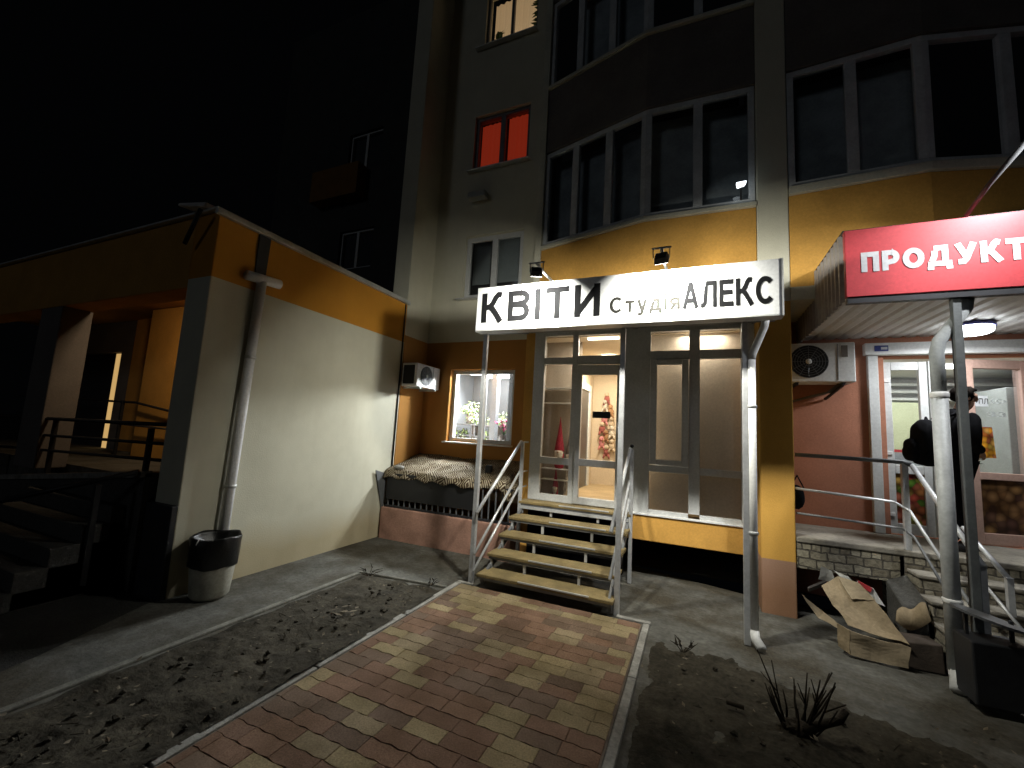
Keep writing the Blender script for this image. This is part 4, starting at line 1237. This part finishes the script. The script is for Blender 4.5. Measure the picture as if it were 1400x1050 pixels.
for z in (2.6, 1.73, 1.02):
    MB().box(2.085, 2.15, 6.395, 6.408, z, z + .045).build('hinge', M['white_metal'], d1, bevel=.006)
d2 = leaf((2.80, 6.36, 0), Vector((.96, .28, 0)), Vector((.28, -.96, 0)), .62, .83, 2.86, 1.52, 1.60, M['pvc_brown'], M['veg'], gro, .075)
uu, nn = Vector((.96, .28, 0)), Vector((.28, -.96, 0))
def onleaf(a, z, d=.008): return Vector((2.80, 6.36, 0)) + uu * a + nn * d + Vector((0, 0, z))
b = MB(); b.hexa([onleaf(.08, 2.33), onleaf(.22, 2.33), onleaf(.22, 2.33, .005), onleaf(.08, 2.33, .005), onleaf(.08, 2.45), onleaf(.22, 2.45), onleaf(.22, 2.45, .005), onleaf(.08, 2.45, .005)])
b.build('price_note', M['signwhite'], d2)
def leaf_text(body, a0, a1, z0, z1, m_, nm):
    o = text(nm, body, a0, a1, z0, z1, 0, m_, None, .13, .15, .001)
    for v in o.data.vertices:
        v.co = onleaf(v.co.x, v.co.z, .0105 - v.co.y)
    o.parent = d2
    return o
leaf_text('+ПЛ', .085, .215, 2.36, 2.42, M['ink2'], 'note_lettering')
leaf_text('СС+', .25, .40, 2.37, 2.42, M['grey_wall'], 'glass_lettering')
leaf_text('ЗЗ', .20, .38, 2.22, 2.27, M['grey_wall'], 'glass_lettering')
# handbag-shaped fruit poster on the glass
b = MB(); b.hexa([onleaf(.09, 1.76), onleaf(.26, 1.76), onleaf(.26, 1.76, .005), onleaf(.09, 1.76, .005), onleaf(.07, 2.10), onleaf(.24, 2.10), onleaf(.24, 2.10, .005), onleaf(.07, 2.10, .005)])
b.build('fruit_sticker', produce_mat('printed orange fruit sticker', [(.75, .35, .03), (.6, .16, .04), (.4, .08, .06), (.7, .5, .1)], 16), d2)
b = MB(); b.box(2.515, 2.60, 6.40, 6.48, .83, 2.86)
b.build('centre_post', M['pvc'], gro, bevel=.006)
b = MB(); b.box(3.43, 3.75, 6.40, 6.5, .825, 2.9)
b.build('right_post', M['pvc_brown'], gro)
gr = thing('grocery_room', 'bright grocery interior with pale shelves behind the doors', 'room', (2.9, 7.6, .82))
b = MB(); b.box(1.7, 5.5, 9.0, 9.1, .7, 3.2); b.box(1.62, 1.7, 6.63, 9.0, .7, 3.2); b.box(5.5, 5.6, 6.63, 9.0, .7, 3.2)
b.build('room_wall', M['white_in'], gr)
b = MB(); b.box(1.7, 5.5, 6.63, 9, 3.0, 3.1)
b.build('room_ceiling', M['white_in'], gr)
b = MB(); b.box(1.7, 5.5, 6.63, 9, .72, .82)
b.build('room_floor', M['floor_in'], gr)
b = MB(); b.box(2.0, 3.4, 8.4, 8.98, .82, 2.55)
b.build('green_cabinet', mat('pale green cabinet', (.42, .45, .29), .6, 0, .1), gr, bevel=.01)
b = MB()
for z in (2.62, 2.74, 2.86): b.box(1.75, 5.4, 8.75, 8.98, z, z + .04)
b.build('shelf', M['white_in'], gr)
b = MB(); b.box(3.75, 4.9, 7.6, 8.3, .82, 2.7)
b.build('grey_cabinet', M['grey_wall'], gr, bevel=.01)
area('room_lamp_glow', (3.0, 7.6, 2.98), (3.0, 7.6, 0), 34, 1.6, .9, (.97, 1, .97), gr)
MB().box(2.2, 3.8, 7.5, 7.7, 2.965, 2.985).build('room_lamp', emat('ceiling panel lamp', (.97, 1, .97), 4), gr)
# platform and steps
plat = thing('shop_platform', 'raised stone clad landing with wide steps down from the grocery', 'steps', (2.4, 5.4, 0))
b = MB(); b.box(.99, 6, 5.425, 6.399, .765, .82)
b.build('landing_slab', M['slab'], plat, bevel=.012)
b = MB(); b.box(.99, 1.88, 5.44, 5.60, .50, .764)
b.build('stone_fascia', M['stone'], plat, bevel=.008)
b = MB(); b.box(1.84, 6, 5.44, 5.9, -.1, .76)
b.build('stone_base', M['stone'], plat)
for k, y0 in enumerate((5.215, 5.0, 4.785, 4.57)):
    z = .656 - .164 * k
    MB().box(1.90, 6, y0, 5.436 - .002 * k, -.1 + .001 * k, z - .03).build('step_riser', M['stone'], plat)
    MB().box(1.885, 6, y0 - .015, 5.437 if k == 0 else (5.215, 5.0, 4.785, 4.57)[k - 1], z - .029, z).build('step_tread', M['slab'], plat, bevel=.008)
b = MB(); b.hexa([(1.72, 5.0, -.1), (1.885, 5.0, -.1), (1.885, 5.43, -.1), (1.72, 5.43, -.1), (1.72, 5.05, .38), (1.885, 5.05, .46), (1.885, 5.43, .60), (1.72, 5.43, .52)])
b.build('cheek_wall', M['asphalt'], plat, bevel=.015)
# railing on the landing and down the steps
rl = thing('landing_railing', 'dark tube railing on the stone landing, turning down the steps', 'railing', (1.45, 5.46, .82))
def path_tube(pts, r, nm, m_): MB().tube(pts, r, 10).build(nm, m_, rl, True)
path_tube([(1.0, 5.47, 1.68), (1.90, 5.47, 1.67), (1.97, 5.44, 1.645)], .022, 'top_rail', M['grey_metal'])
path_tube([(1.97, 5.44, 1.645), (2.02, 4.50, .93)], .022, 'sloped_rail', M['steel'])
path_tube([(1.0, 5.47, 1.32), (1.83, 5.47, 1.27), (1.93, 5.42, 1.20), (1.99, 4.55, .55)], .014, 'mid_rail', M['steel'])
path_tube([(1.0, 5.47, 1.06), (1.88, 5.47, 1.02), (1.95, 5.42, .96), (1.99, 4.6, .36)], .012, 'low_rail', M['grey_metal'])
MB().box(1.895, 1.945, 5.445, 5.495, .82, 1.66).build('post', M['steel'], rl, bevel=.004)
MB().box(2.0, 2.04, 4.50, 4.54, .0, .93).build('post', M['steel'], rl, bevel=.004)
rl2 = thing('step_railing', 'pale sloping rail in the middle of the grocery steps', 'railing', (2.5, 4.6, .17))
MB().tube([(2.30, 5.40, 1.10), (2.37, 4.95, .78)], .02, 8).build('top_rail', M['steel'], rl2, True)
MB().tube([(2.28, 5.30, .78), (2.36, 4.75, .40)], .013, 8).build('low_rail', M['steel'], rl2, True)
MB().bar((2.37, 4.95, .49), (2.37, 4.95, .79), .04, .04).build('post', M['steel'], rl2)

# red canopy
RY = 4.44
rc = thing('grocery_canopy', 'red box canopy with white lettering and ribbed metal underside', 'canopy', (2.5, 4.5, 3.1))
XR0 = 1.225
b = MB(); b.box(XR0, 5.2, RY, RY + .05, 3.10, 3.715)
b.build('sign_panel', M['red'], rc, bevel=.004)
text('lettering', 'ПРОДУКТИ', 1.337, 2.525, 3.315, 3.495, RY, M['signwhite'], rc, .25, .12)
b = MB(); b.box(XR0 + .01, 5.2, RY + .01, RY + .07, 3.045, 3.098)
b.build('sign_frame', M['dark_metal'], rc)
# ribbed side
b = MB(); N = 64
lo, hi = [], []
for i in range(N + 1):
    y = RY + .052 + (6.39 - RY - .052) * i / N
    d = (.026 if (i // 2) % 2 else 0)
    lo.append(b.bm.verts.new((XR0 + .01 - d, y, 3.08))); hi.append(b.bm.verts.new((XR0 + .01 - d, y, 3.71)))
for i in range(N): b.bm.faces.new((lo[i], lo[i + 1], hi[i + 1], hi[i]))
b.build('ribbed_side', mat('grey brown ribbed sheet', (.36, .33, .31), .45, .3, .2, 6, 90, .05), rc, solid=.002)
b = MB(); N = 120
lo, hi = [], []
for i in range(N + 1):
    x = XR0 + .02 + (5.2 - XR0 - .02) * i / N
    d = (.016 if (i % 4) == 0 else 0)
    lo.append(b.bm.verts.new((x, RY + .07, 3.098 + d))); hi.append(b.bm.verts.new((x, 6.39, 3.148 + d)))
for i in range(N): b.bm.faces.new((lo[i], lo[i + 1], hi[i + 1], hi[i]))
b.build('ribbed_soffit', M['white_metal'], rc, solid=.002)
b = MB(); b.box(XR0, 5.2, RY + .05, 6.39, 3.70, 3.74)
b.build('roof', M['dark_metal'], rc)
MB().box(1.935, 1.99, 4.475, 4.53, .0, 3.09).build('post', mat('weathered grey post', (.13, .14, .14), .6, .2, .25, 6, 60, .2), rc, bevel=.004)
t = thing('ceiling_lamp', 'round glowing lamp under the ribbed canopy of the grocery', 'lamp', (2.62, 5.75, 3.05))
MB().lathe((2.62, 5.75, 3.06), [(.17, .06), (.175, .03), (.165, .028)], 28).build('base', mat('blue lamp rim', (.10, .10, .35), .4), t, True)
MB().lathe((2.62, 5.75, 3.02), [(.06, -.008), (.12, 0), (.155, .02), (.16, .067)], 28).build('diffuser', emat('round lamp diffuser', (.92, .97, 1), 10), t, True)
area('lamp_glow', (2.62, 5.75, 3.0), (2.62, 5.75, 0), 22, .3, .3, (.95, .98, 1), t)
# grey downpipe with elbow
t = thing('grocery_downpipe', 'fat grey downpipe with a bend in front of the grocery steps', 'downpipe', (1.83, 4.5, 0))
MB().tube([(1.835, 4.52, 2.24), (1.835, 4.52, .12)], .052, 16).build('pipe', M['galv2'], t, True)
MB().tube([(2.06, 4.56, 3.06), (2.05, 4.56, 2.98), (1.86, 4.53, 2.70), (1.835, 4.52, 2.60), (1.835, 4.52, 2.24)], .047, 16).build('elbow', M['grey_wall'], t, True)
MB().lathe((1.835, 4.52, 2.22), [(.054, 0), (.060, .01), (.060, .04), (.054, .05)], 16).build('collar', M['white_metal'], t, True)
MB().lathe((1.835, 4.52, .62), [(.054, 0), (.060, .01), (.060, .03), (.054, .04)], 16).build('collar', M['white_metal'], t, True)
MB().tube([(1.835, 4.52, .15), (1.83, 4.49, .08), (1.80, 4.42, .03)], .05, 12).build('shoe', M['plastic'], t, True)
# leaning pole from the sign's top edge
t = thing('sign_lamp_pole', 'thin pale pole leaning out over the top of the red sign', 'pole', (2.08, 4.5, 3.7))
MB().tube([(2.055, 4.48, 3.74), (2.12, 4.30, 3.90), (2.27, 3.97, 4.16)], .016, 8, .02).build('lower_arm', M['grey_metal'], t, True)
MB().tube([(2.27, 3.97, 4.16), (2.80, 3.5, 4.56)], .02, 8, .024).build('upper_arm', M['white_metal'], t, True)
b = MB(); b.box(2.71, 2.89, 3.48, 3.58, 4.50, 4.56)
b.build('lamp_head', M['dark_metal'], t, bevel=.006)
area('sign_lamp_beam', (2.80, 3.56, 4.47), (1.95, 4.44, 3.42), 15, .12, .06, (.97, .98, 1), t, 72)
# square bin
t = thing('street_bin', 'dark square metal bin with a tilted lid beside the grocery steps', 'bin', (1.95, 4.34, 0))
b = MB()
q = [(1.79, 4.19), (2.12, 4.22), (2.10, 4.44), (1.78, 4.42)]
b.hexa([(x * .97 + .06, y, .05) for x, y in q] + [(x, y, .47) for x, y in q])
b.build('body', M['dark_metal'], t, bevel=.012)
b = MB()
rim = []
for k in range(20):
    a = 6.28318 * k / 20
    rim.append((1.945 + .20 * math.cos(a), 4.32 + .145 * math.sin(a), .60 - .05 * math.cos(a)))
vs = [b.bm.verts.new(p) for p in rim]; v2 = [b.bm.verts.new((p[0], p[1], p[2] + .018)) for p in rim]
b.bm.faces.new(vs); b.bm.faces.new(v2)
for k in range(20): b.bm.faces.new((vs[k], vs[(k + 1) % 20], v2[(k + 1) % 20], v2[k]))
b.build('lid', M['grey_metal'], t)
b = MB()
for x in (1.83, 2.07): b.bar((x, 4.34, .0), (x, 4.34, .61), .02, .02)
b.build('stand', M['dark_metal'], t)

# ------------------------------------------------------------------ cardboard heap
def slab(name, pts, th, m_, lb=None, cat=None, parent=None, sub=0):
    """bent sheet through given corner points, with thickness"""
    b = MB(); b.face(pts)
    if sub:
        bmesh.ops.triangulate(b.bm, faces=b.bm.faces[:])
        bmesh.ops.subdivide_edges(b.bm, edges=b.bm.edges[:], cuts=sub, use_grid_fill=True)
        for v in b.bm.verts:
            v.co += Vector((noise.noise(v.co * 7), noise.noise(v.co * 7 + Vector((5, 0, 0))), noise.noise(v.co * 7 + Vector((0, 9, 0))))) * .022 + Vector((0, 0, noise.noise(v.co * 19) * .007))
    o = b.build(name, m_, parent, solid=th)
    if lb: tag(o, lb, cat)
    return o
cb = thing('cardboard_box', 'large flattened brown cardboard box slumped in front of the dark pit', 'box', (1.4, 4.8, 0))
slab('big_panel', [(1.235, 4.75, .24), (1.62, 4.70, .20), (1.50, 4.98, .42), (1.40, 5.08, .535), (1.24, 5.06, .56), (1.10, 5.0, .47)], .006, M['card'], parent=cb, sub=5)
slab('front_flap', [(1.235, 4.70, .225), (1.615, 4.655, .19), (1.60, 4.655, .015), (1.245, 4.70, .02)], .006, M['card2'], parent=cb, sub=5)
slab('side_panel', [(1.232, 4.70, .225), (1.242, 4.70, .02), (1.16, 4.78, .03), (1.16, 4.78, .23)], .006, M['card'], parent=cb, sub=5)
slab('upper_flap', [(1.24, 5.065, .565), (1.40, 5.085, .54), (1.50, 4.985, .425), (1.30, 4.90, .42)], .006, M['card2'], parent=cb, sub=5)
slab('cardboard_flap', [(.945, 5.0, .36), (1.05, 4.95, .19), (1.26, 4.82, .14), (1.10, 4.96, .25)], .006, M['card2'], 'torn cardboard flap sticking out left of the big box', 'cardboard', sub=2)
slab('cardboard_tube', [(1.02, 5.12, .40), (1.16, 5.10, .50), (1.17, 5.14, .46), (1.03, 5.16, .36)], .02, M['mauve'], 'rolled grey card strip behind the left of the big box', 'cardboard')
slab('plastic_sheet', [(1.10, 5.15, .50), (1.14, 5.14, .62), (1.22, 5.12, .59), (1.24, 5.14, .48)], .006, M['plastic'], 'white plastic sheet poking up behind the cardboard box', 'plastic sheet', sub=2)
slab('plastic_bag', [(1.24, 5.13, .60), (1.34, 5.13, .56), (1.40, 5.13, .50), (1.30, 5.13, .50)], .01, M['plastic'], 'crumpled pale bag behind the top edge of the box', 'bag', sub=2)
pk = thing('snack_packet', 'red and white packet lying behind the right of the cardboard box', 'packet', (1.52, 5.1, .3))
slab('white_part', [(1.40, 5.12, .545), (1.44, 5.12, .40), (1.56, 5.10, .36), (1.52, 5.11, .50)], .008, M['plastic'], parent=pk, sub=2)
slab('red_part', [(1.40, 5.108, .56), (1.51, 5.098, .50), (1.50, 5.098, .465), (1.41, 5.108, .52)], .01, M['red'], parent=pk, sub=1)
slab('white_tip', [(1.52, 5.11, .50), (1.60, 5.08, .36), (1.54, 5.08, .37)], .006, M['plastic'], parent=pk, sub=1)
b = MB(); b.hexa([(1.60, 4.72, .0), (1.86, 4.74, .0), (1.86, 5.0, .0), (1.60, 4.98, .0), (1.62, 4.74, .2), (1.86, 4.76, .22), (1.86, 5.0, .2), (1.62, 4.97, .2)])
tag(b.build('dark_crate', mat('dark wet board', (.06, .045, .035), .9, 0, .3, 6, 50, .4), bevel=.01), 'dark low crate between the cardboard and the grey downpipe', 'crate')
t = thing('torn_cardboard', 'torn curved beige cardboard slumped against the stone cheek of the steps', 'card_piece', (1.75, 5.0, .2))  # torn curved cardboard sheet, not a bag
b = MB(); NN = 10
for i in range(NN):
    a0, a1 = i / NN, (i + 1) / NN
    f_ = lambda q: (1.62 + .24 * q, 4.93 + .05 * math.sin(q * 3.1), .30 - .10 * math.sin(q * 3.1) + .05 * q)
    g_ = lambda q: (1.66 + .20 * q, 5.02, .36 + .10 * q + .02 * math.sin(q * 9))
    b.face([f_(a0), f_(a1), g_(a1), g_(a0)])
b.build('card_piece', M['card'], t, True, solid=.008, weld=True)
b = MB(); b.box(.93, .945, 3.98, 4.06, .045, .055)
# cut shrub
sh = thing('cut_shrub', 'leafless shrub cut back to bare dark stems on the right soil bed', 'shrub', (.56, 3.34, .03))
b = MB()
random.seed(21)
for k in range(17):
    a = random.uniform(0, 6.28); r0 = random.uniform(.02, .09)
    p = Vector((.58 + r0 * math.cos(a), 3.34 + r0 * math.sin(a), .0))
    lean = Vector((math.cos(a) * random.uniform(.1, .7), math.sin(a) * random.uniform(.05, .5), 1)).normalized()
    Ls = random.uniform(.18, .44)
    q = p + lean * Ls * .5 + Vector((random.uniform(-.03, .03), random.uniform(-.02, .02), 0)); e = q + (lean + Vector((random.uniform(-.2, .2), 0, .15))).normalized() * Ls * .5
    b.tube([p, q, e], random.uniform(.005, .0105), 6, .0035)
    if random.random() < .5:
        d = (lean + Vector((random.uniform(-.8, .8), random.uniform(-.4, .4), 0))).normalized()
        b.tube([q, q + d * Ls * .35], .005, 5, .003)
b.build('stems', M['bark'], sh, True)
b = MB(); b.ball((.60, 3.33, .03), .07, 3, (1.2, .9, .6), .15)
b.build('stump', M['bark'], sh)
st2 = thing('stump_branch', 'thick crooked cut branch lying by the bare shrub', 'branch', (.74, 3.32, .04))
MB().tube([(.62, 3.28, .05), (.72, 3.28, .12), (.80, 3.30, .15), (.84, 3.33, .20)], .028, 8, .018).build('branch', M['bark'], st2, True)
b = MB(); b.tube([(.20, 3.35, .055), (.30, 3.33, .06)], .013, 7)
tag(b.build('stick', M['bark'], smooth=True), 'short dark stick lying on the soil left of the shrub', 'stick')
t = thing('soil_lump', 'pale crumpled leaf clump on the left soil bed', 'debris', (-2.9, 3.1, .04))
bb = MB()
for k in range(9):
    c = Vector((-2.92 + random.gauss(0, .06), 3.12 + random.gauss(0, .05), .065))
    a = random.uniform(0, 6.28); u = Vector((math.cos(a), math.sin(a), random.uniform(-.15, .15))) * random.uniform(.02, .05); v = Vector((-math.sin(a), math.cos(a), random.uniform(-.2, .2))) * .016
    bb.face([c - u, c - v, c + u, c + v])
bb.build('leaves', M['litter'], t)

random.seed(5)
for k, (x, y, sz, lb) in enumerate([(-3.42, 3.98, .16, 'dry dark weed at the back left corner of the left soil bed'), (-2.66, 4.10, .10, 'small dry weed by the path at the back of the left soil bed'), (-.08, 3.98, .13, 'small dry weed at the back of the right soil bed'), (-2.95, 3.55, .07, 'low dry weed in the middle of the left soil bed')]):
    t = thing('dry_weed', lb, 'weed', (x, y, .03), 'dry weeds in the soil beds')
    b = MB()
    for q in range(9):
        a = random.uniform(0, 6.28); d = Vector((math.cos(a) * .8, math.sin(a) * .8, random.uniform(.3, 1.1))).normalized()
        p = Vector((x, y, .03)) + Vector((d.x, d.y, 0)) * .02
        m1 = p + d * sz * .5; m2 = m1 + (d + Vector((random.gauss(0, .4), random.gauss(0, .4), -.2))).normalized() * sz * .5
        b.tube([p, m1, m2], .0035, 5, .0018)
        b.face([m1, m1 + Vector((.012, .004, .008)), m2, m1 + Vector((-.010, .006, .004))])
    b.build('stalks', M['bark'], t)
b = MB()
for k in range(150):
    x, y = (random.uniform(-3.4, -2.55), random.uniform(.8, 3.95)) if k % 2 else (random.uniform(-.3, 1.5), random.uniform(1.2, 3.6))
    a = random.uniform(0, 6.28); L = random.uniform(.02, .09)
    p = Vector((x, y, .05)); b.tube([p, p + Vector((math.cos(a) * L, math.sin(a) * L, random.uniform(-.005, .02)))], random.uniform(.0012, .003), 4)
tag(b.build('twig_litter', M['bark']), kind='stuff')

# ------------------------------------------------------------------ person with backpack
pe = thing('person', 'person in black jacket and hood-like dark hair, head bowed, standing at the grocery door', 'person', (2.40, 5.86, .82))
def skinned(name, chain, edges, m_, parent, sub=2):
    """chain: {key: (x, y, z, rx, ry)}"""
    keys = list(chain)
    me = bpy.data.meshes.new(name)
    me.from_pydata([chain[k][:3] for k in keys], [(keys.index(a), keys.index(c)) for a, c in edges], [])
    o = bpy.data.objects.new(name, me); COL.objects.link(o)
    md = o.modifiers.new('skin', 'SKIN'); md.use_smooth_shade = True
    for i, k in enumerate(keys):
        sv = me.skin_vertices[0].data[i]
        sv.radius = (chain[k][3], chain[k][4] if len(chain[k]) > 4 else chain[k][3])
        sv.use_root = (i == 0)
    s_ = o.modifiers.new('sub', 'SUBSURF'); s_.levels = s_.render_levels = sub
    me.materials.append(m_)
    o.parent = parent; o.matrix_parent_inverse = world_inv(parent)
    return o
px, py, pz = 2.455, 5.86, .82
P = lambda x, y, z, r, r2=None: (px + x, py + y, pz + z, r, r2 or r)
# facing +x; y- is the figure's right side (towards the camera)
skinned('trousers', {'pelvis': P(.02, 0, .86, .11, .13), 'hipR': P(.02, -.09, .80, .092), 'kneeR': P(-.02, -.10, .45, .075), 'ankR': P(-.10, -.10, .08, .062),
                     'hipL': P(.03, .09, .80, .092), 'kneeL': P(.08, .09, .45, .066), 'ankL': P(.06, .10, .08, .058)},
        [('pelvis', 'hipR'), ('hipR', 'kneeR'), ('kneeR', 'ankR'), ('pelvis', 'hipL'), ('hipL', 'kneeL'), ('kneeL', 'ankL')], M['cloth2'], pe)
skinned('jacket', {'waist': P(.02, 0, 1.0, .155, .175), 'hem': P(.02, 0, .88, .14, .16), 'tail': P(.02, 0, .82, .10, .12), 'chest': P(.05, 0, 1.22, .16, .195), 'neck': P(.05, 0, 1.39, .10), 'collar': P(.09, 0, 1.445, .085), 'hood': P(-.05, 0, 1.38, .10),
                   'shR': P(.08, -.18, 1.33, .075), 'elR': P(.05, -.23, 1.06, .062), 'wrR': P(.17, -.12, 1.0, .045),
                   'shL': P(.08, .18, 1.33, .075), 'elL': P(.05, .23, 1.06, .062), 'wrL': P(.17, .12, 1.0, .045)},
        [('waist', 'hem'), ('hem', 'tail'), ('waist', 'chest'), ('chest', 'neck'), ('neck', 'collar'), ('neck', 'hood'), ('chest', 'shR'), ('shR', 'elR'), ('elR', 'wrR'), ('chest', 'shL'), ('shL', 'elL'), ('elL', 'wrL')], M['cloth'], pe)
# body under the clothes: head, neck, trunk, hands, one mesh
body = {'pel': P(.02, 0, .86, .11), 'ch': P(.06, 0, 1.22, .11), 'nk': P(.08, 0, 1.43, .055), 'h0': P(.125, 0, 1.49, .066), 'h1': P(.135, 0, 1.56, .083, .076), 'h2': P(.12, 0, 1.61, .07), 'nose': P(.226, 0, 1.52, .014),
        'jaw': P(.18, 0, 1.47, .042)}
edges = [('pel', 'ch'), ('ch', 'nk'), ('nk', 'h0'), ('h0', 'h1'), ('h1', 'h2'), ('h1', 'nose'), ('h0', 'jaw')]
for sd, yy in (('R', -.10), ('L', .10)):
    s_ = -1 if sd == 'R' else 1
    body['s' + sd] = P(.08, s_ * .17, 1.32, .05); body['e' + sd] = P(.05, s_ * .23, 1.06, .04); body['w' + sd] = P(.175, yy, .985, .026); body['p' + sd] = P(.20, yy * .75, .955, .032, .02)
    edges += [('ch', 's' + sd), ('s' + sd, 'e' + sd), ('e' + sd, 'w' + sd), ('w' + sd, 'p' + sd)]
    for f in range(4):
        L = (.040, .046, .043, .034)[f]
        a = 'f%s%d' % (sd, f)
        body[a + 'a'] = P(.212, yy * .55, .975 - .017 * f, .009); body[a + 'b'] = P(.214, yy * .55 - s_ * L * .7, .970 - .017 * f, .008); body[a + 'c'] = P(.208, yy * .55 - s_ * L * 1.2, .966 - .017 * f, .007)
        edges += [('p' + sd, a + 'a'), (a + 'a', a + 'b'), (a + 'b', a + 'c')]
    body['t' + sd + 'a'] = P(.205, yy * .66, .99, .010); body['t' + sd + 'b'] = P(.212, yy * .48, 1.003, .008)
    edges += [('p' + sd, 't' + sd + 'a'), ('t' + sd + 'a', 't' + sd + 'b')]
skinned('body', body, edges, M['skin'], pe, 2)
for s_ in (-1, 1):
    MB().ball((px + .20, py + s_ * .032, pz + 1.55), .011, 2).build('eye', M['black'], pe, True)
    MB().ball((px + .115, py + s_ * .082, pz + 1.54), .028, 2, (.7, .35, 1)).build('ear', M['skin'], pe, True)
b = MB(); b.ball((px + .115, py, pz + 1.58), .108, 3, (1.08, .92, .86), .03)
for v in b.bm.verts:
    if v.co.x > px + .17 and v.co.z < pz + 1.61: v.co.x = px + .17 - (pz + 1.61 - v.co.z) * .75
    v.co += Vector((noise.noise(v.co * 30), noise.noise(v.co * 30 + Vector((3, 0, 0))), noise.noise(v.co * 30 + Vector((0, 3, 0))))) * .008
b.build('hair', M['hair'], pe, True)
for s_ in (-1, 1):
    skinned('shoe', {'heel': P(-.12 + (.15 if s_ > 0 else 0), s_ * .10, .045, .045), 'mid': P(-.03 + (.15 if s_ > 0 else 0), s_ * .10, .04, .046), 'toe': P(.07 + (.15 if s_ > 0 else 0), s_ * .105, .032, .034)}, [('heel', 'mid'), ('mid', 'toe')], M['black'], pe)
bp_ = thing('backpack', 'bulging black backpack on the back of the person at the grocery door', 'backpack', (2.2, 5.86, 1.7))
def bag(c, rx, ry, rz, k):
    b = MB(); b.ball((0, 0, 0), 1, 4)
    for v in b.bm.verts:
        q = [math.copysign(abs(t) ** k, t) for t in v.co]
        wob = 1 + .05 * noise.noise(v.co * 2.3)
        droop = 1.12 if v.co.z < 0 else .92
        v.co = Vector((c[0] + q[0] * rx * wob * droop, c[1] + q[1] * ry * wob, c[2] + q[2] * rz * wob))
    return b
bag((px - .205, py, pz + 1.06), .125, .15, .245, .72).build('bag', M['cloth'], bp_, True)
bag((px - .33, py, pz + .98), .05, .12, .12, .7).build('front_pocket', M['cloth2'], bp_, True)
MB().tube([(px - .22, py - .03, pz + 1.27), (px - .20, py - .01, pz + 1.33), (px - .16, py + .03, pz + 1.27)], .012, 7).build('grab_loop', M['cloth2'], bp_, True)
for s_ in (-1, 1):
    MB().tube([(px - .10, py + s_ * .11, pz + 1.32), (px + .05, py + s_ * .13, pz + 1.40), (px + .15, py + s_ * .12, pz + 1.26), (px + .10, py + s_ * .15, pz + 1.02), (px - .08, py + s_ * .15, pz + .92)], .017, 7).build('strap', M['cloth2'], bp_, True)
# dark bag on the landing behind the pillar
t = thing('door_bag', 'dark round bag hung on the wall end of the landing railing', 'bag', (1.05, 5.75, 1.2))
MB().ball((1.06, 5.75, 1.20), .13, 3, (.6, .6, 1.05), .03).build('bag', M['cloth2'], t, True)
MB().tube([(1.0, 5.75, 1.30), (1.04, 5.6, 1.45), (1.08, 5.48, 1.32)], .008, 6).build('strap', M['cloth2'], t, True)

# warm lamp inside the annex porch
t = thing('porch_lamp', 'small warm lamp on the annex porch ceiling behind the beam', 'lamp', (-6.3, 3.0, 3.5))
MB().lathe((-6.3, 3.0, 3.46), [(.02, 0), (.07, .02), (.08, .09)], 18).build('globe', emat('warm globe', (1, .6, .25), 1.0), t, True)
area('globe_glow', (-6.3, 3.0, 3.44), (-7.9, 3.9, 1.6), 9.0, .16, .16, (1, .74, .46), t, 130)
